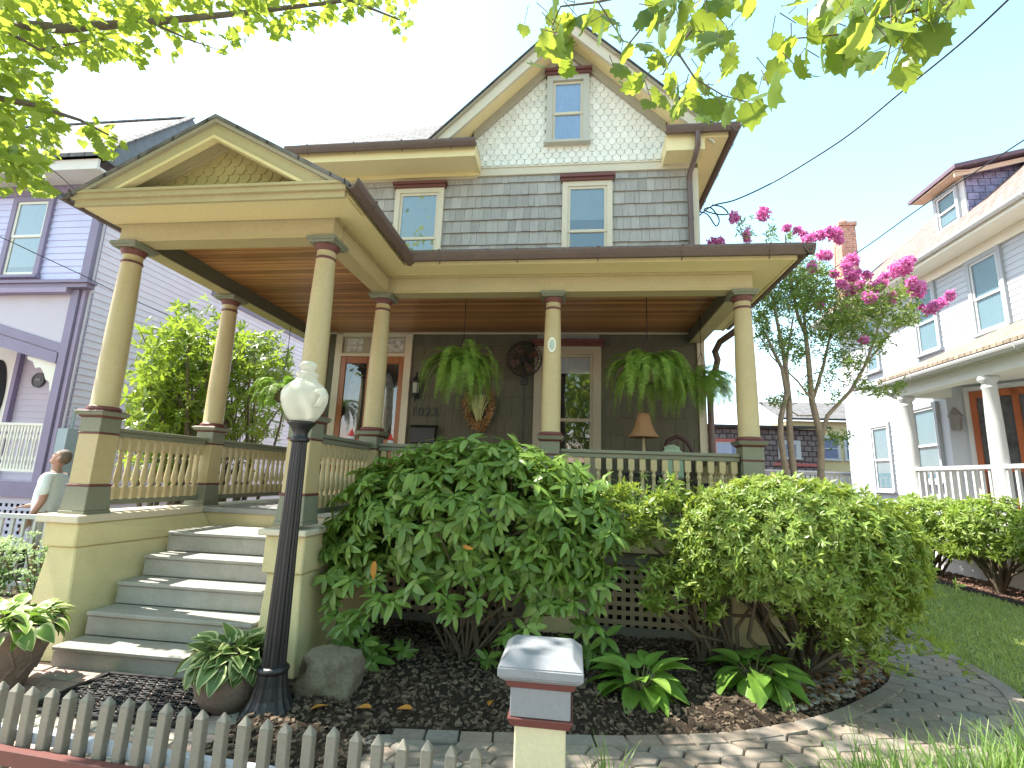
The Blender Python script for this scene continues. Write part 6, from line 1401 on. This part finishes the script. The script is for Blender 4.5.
BROAD = (np.array(bv_), np.array([(i, (i+1) % 20, 20) for i in range(20)]))
A3 = [(90,70),(95,190),(130,160),(130,245),(55,240),(150,30),(225,100),(280,90),(210,20),(325,160),(375,85),(435,110),(515,30),(400,165),(340,215),(300,240),(490,180),(440,210),(530,145),(590,130),(660,110),(555,185),(610,170),(675,210),(485,265),(580,260),(345,300),(390,290),(420,350),(475,350),(520,340),(550,330),(590,350),(650,280),(690,300),(625,340),(650,385),(760,330),(795,305),(640,30),(700,20),(760,25),(590,20),(470,15),(450,100),(110,110),(75,150),(145,120),(100,40),(160,185),(260,130),(400,30),(500,90),(600,70),(570,300),(500,310),(360,270),(740,360)]
A4 = [(215,150),(295,100),(370,75),(425,70),(380,120),(330,140),(280,180),(320,185),(370,210),(410,190),(440,145),(455,110),(470,40),(420,15),(500,170),(540,130),(530,80),(580,140),(600,40),(640,80),(590,200),(545,190),(640,160),(640,235),(710,160),(730,60),(670,40),(770,20),(780,50),(690,100),(610,110),(820,5),(560,60),(660,10),(700,30),(740,110),(680,70),(530,30),(480,75),(510,130)]
pts = []; szs = []
for a, c_ in A3:
    big_ = 1.0 if random.random() < .65 else .75
    pts.append(far(520+a/3.2, c_/3.2-9, random.gauss(3.0, .22))); szs.append(random.uniform(.105, .14)*big_)
for a, c_ in A4: pts.append(far(704+a/3.2, c_/3.2-8, random.gauss(2.9, .2))); szs.append(random.uniform(.105, .14)*(1 if random.random() < .6 else .75))
for q in list(pts):
    if random.random() < .6: pts.append(tuple(c+random.gauss(0, .075) for c in q)); szs.append(random.uniform(.08, .135))
P = np.array(pts); n = len(P)
D = nrm(rng.normal(size=(n, 3))*[.6, .45, .3]+[-.1, -.25, -.75]); U = nrm(rng.normal(size=(n, 3))*.55+nrm(np.array([0, 0, CAM_H])-P)*.9)
V, F = scatter(BROAD, P, D, U, np.array(szs)); np_mesh('crown', V, F, M['sycamore'], t, smooth=True)
lim = [(2.4+random.gauss(0, 1.5), -2.4+random.gauss(0, 1.2), 6.6+random.gauss(0, 1.2)) for _ in range(2600)]; lim = [p for p in lim if p[2] > 4.6 and p[1] < -.6]
P, D, U, S = leafset(lim, rng.uniform(.13, .19, len(lim))); V, F = scatter(MT, P, D, U, S); np_mesh('upper_crown', V, F, M['maple'], t)
b = MB(); b.tube([(2.2,-2,0),(2.22,-2,.8),(2.2,-1.95,2.6),(2.1,-1.9,4.4),(2.3,-2.2,6.4),(2.4,-2.4,8.2)], [.26,.2,.18,.15,.1,.04], 14); fk = Vector((2.15,-1.9,4.0))
b.tube([fk, (1.7,-.6,4.5), far(640,-60,3.1)], [.07,.045,.018], 9)
z3 = lambda a, c_, d_=3.0: far(520+a/3.2, c_/3.2-6, d_); z4 = lambda a, c_, d_=2.9: far(704+a/3.2, c_/3.2-6, d_)
st = Vector(far(640, -60, 3.1))
for path, r_ in (([st, z3(605,0), z3(570,90), z3(500,180), z3(455,260)], .009), ([st, z3(450,0), z3(380,120), z3(340,170)], .008), ([st, z3(370,0), z3(250,25), z3(130,40), z3(100,110)], .008), ([z3(500,180), z3(560,270), z3(650,325), z3(730,345)], .005), ([z3(560,110), z3(620,60), z3(660,100)], .004), ([st, z4(760,-40), z4(690,50), z4(560,80), z4(430,130), z4(260,145)], .008), ([z4(560,80), z4(520,140), z4(480,175)], .004), ([z4(620,60), z4(600,150), z4(580,240)], .004), ([z3(250,25), z3(330,150), z3(320,200)], .004), ([z3(500,180), z3(420,240), z3(380,300)], .004)):
    b.tube(path, [r_*(1-.6*i/(len(path)-1)) for i in range(len(path))], 6)
for i in range(n):
    p = Vector(P[i] if i < len(P) else P[0])
for p, d in zip(pts, D):
    p = Vector(p); q = p-Vector(d)*.07+Vector((0, 0, .03)); b.tube([q, p], [.0022, .0018], 4)
build('trunk', b, M['bark'], t)
for i, (x, y, r_) in enumerate(((-7, -15, 3.0), (1.5, -16, 3.4), (9, -15, 3.1))):
    t = thing('street_tree', ('round leafy tree across the road, leftmost of three', 'round leafy tree across the road, middle of three', 'round leafy tree across the road, rightmost of three')[i], 'tree', (x, y, 0), 'trees across the road')
    q = np.array([x, y, 6.2])+nrm(rng.normal(size=(3200, 3)))*(rng.random((3200, 1))**.33)*np.array([r_, r_, 3.2])*(1+.15*np.sin(rng.random((3200, 1))*9)); P, D, U, S = leafset([tuple(p) for p in q], rng.uniform(.22, .36, 3200)); V, F = scatter(MT, P, D, U, S); np_mesh('crown', V, F, M['maple'], t)
    b = MB(); b.tube([(x, y, 0), (x+.1, y, 2), (x, y+.1, 4.5), (x+.2, y, 7.5)], [.25, .19, .15, .05], 12); build('trunk', b, M['bark'], t)
def cable(label, pts, r_=.009):
    b = MB(); q = [Vector(p) for p in pts]; out = []
    for i in range(len(q)-1):
        a0, a1, a2, a3 = q[max(i-1, 0)], q[i], q[i+1], q[min(i+2, len(q)-1)]
        for k in range(6):
            s = k/6; out.append(.5*((2*a1)+(a2-a0)*s+(2*a0-5*a1+4*a2-a3)*s*s+(3*a1-a0-3*a2+a3)*s**3))
    out.append(q[-1]); b.tube(out, r_, 6); o = build('power_cable', b, M['wire'], None, tuple(q[0])); props(o, label, 'cable', 'overhead cables')
cable('thick twisted black cable rising from the shingled house corner to the top right', [(1.92,7.6,5.75), at(712,206,y=7.3), at(735,200,y=7.1), at(770,184,y=6.8), at(806,163,y=6.4), at(850,134,y=5.9), at(900,93,y=5.4), at(960,44,y=4.8), at(1010,-2,y=4.3), at(1080,-70,y=3.6), at(1250,-260,y=2.6)], .011)
cable('looped black service cable hanging at the shingled house corner', [(1.92,7.55,5.78), at(700,212,y=7.4), at(708,215,y=7.3), at(716,226,y=7.3), at(719,219,y=7.3), at(711,208,y=7.3), at(704,210,y=7.3), at(716,214,y=7.2), at(728,214,y=7.2), at(722,207,y=7.2), at(712,205,y=7.25)], .010)
cable('thin cable crossing the sky in front of the dormer at the right', [at(825,274,y=12), at(870,244,y=11), at(920,208,y=10), at(975,172,y=9), at(1024,140,y=8), at(1120,78,y=7)], .012)
cable('thin cable crossing in front of the lilac house at the left', [at(-80,205,y=4.4), at(0,237,y=5), at(39,255,y=5.4), at(82,275,y=5.9), at(114,291,y=6.2), at(165,314,y=6.7), at(215,338,y=7.4)], .006)
cable('short thin cable slanting to the left porch eave corner', [at(-60,80,y=3.2), at(0,130,y=3.4), at(35,157,y=3.5), at(60,176,y=3.6), (-4.52,3.7,3.93)], .004)
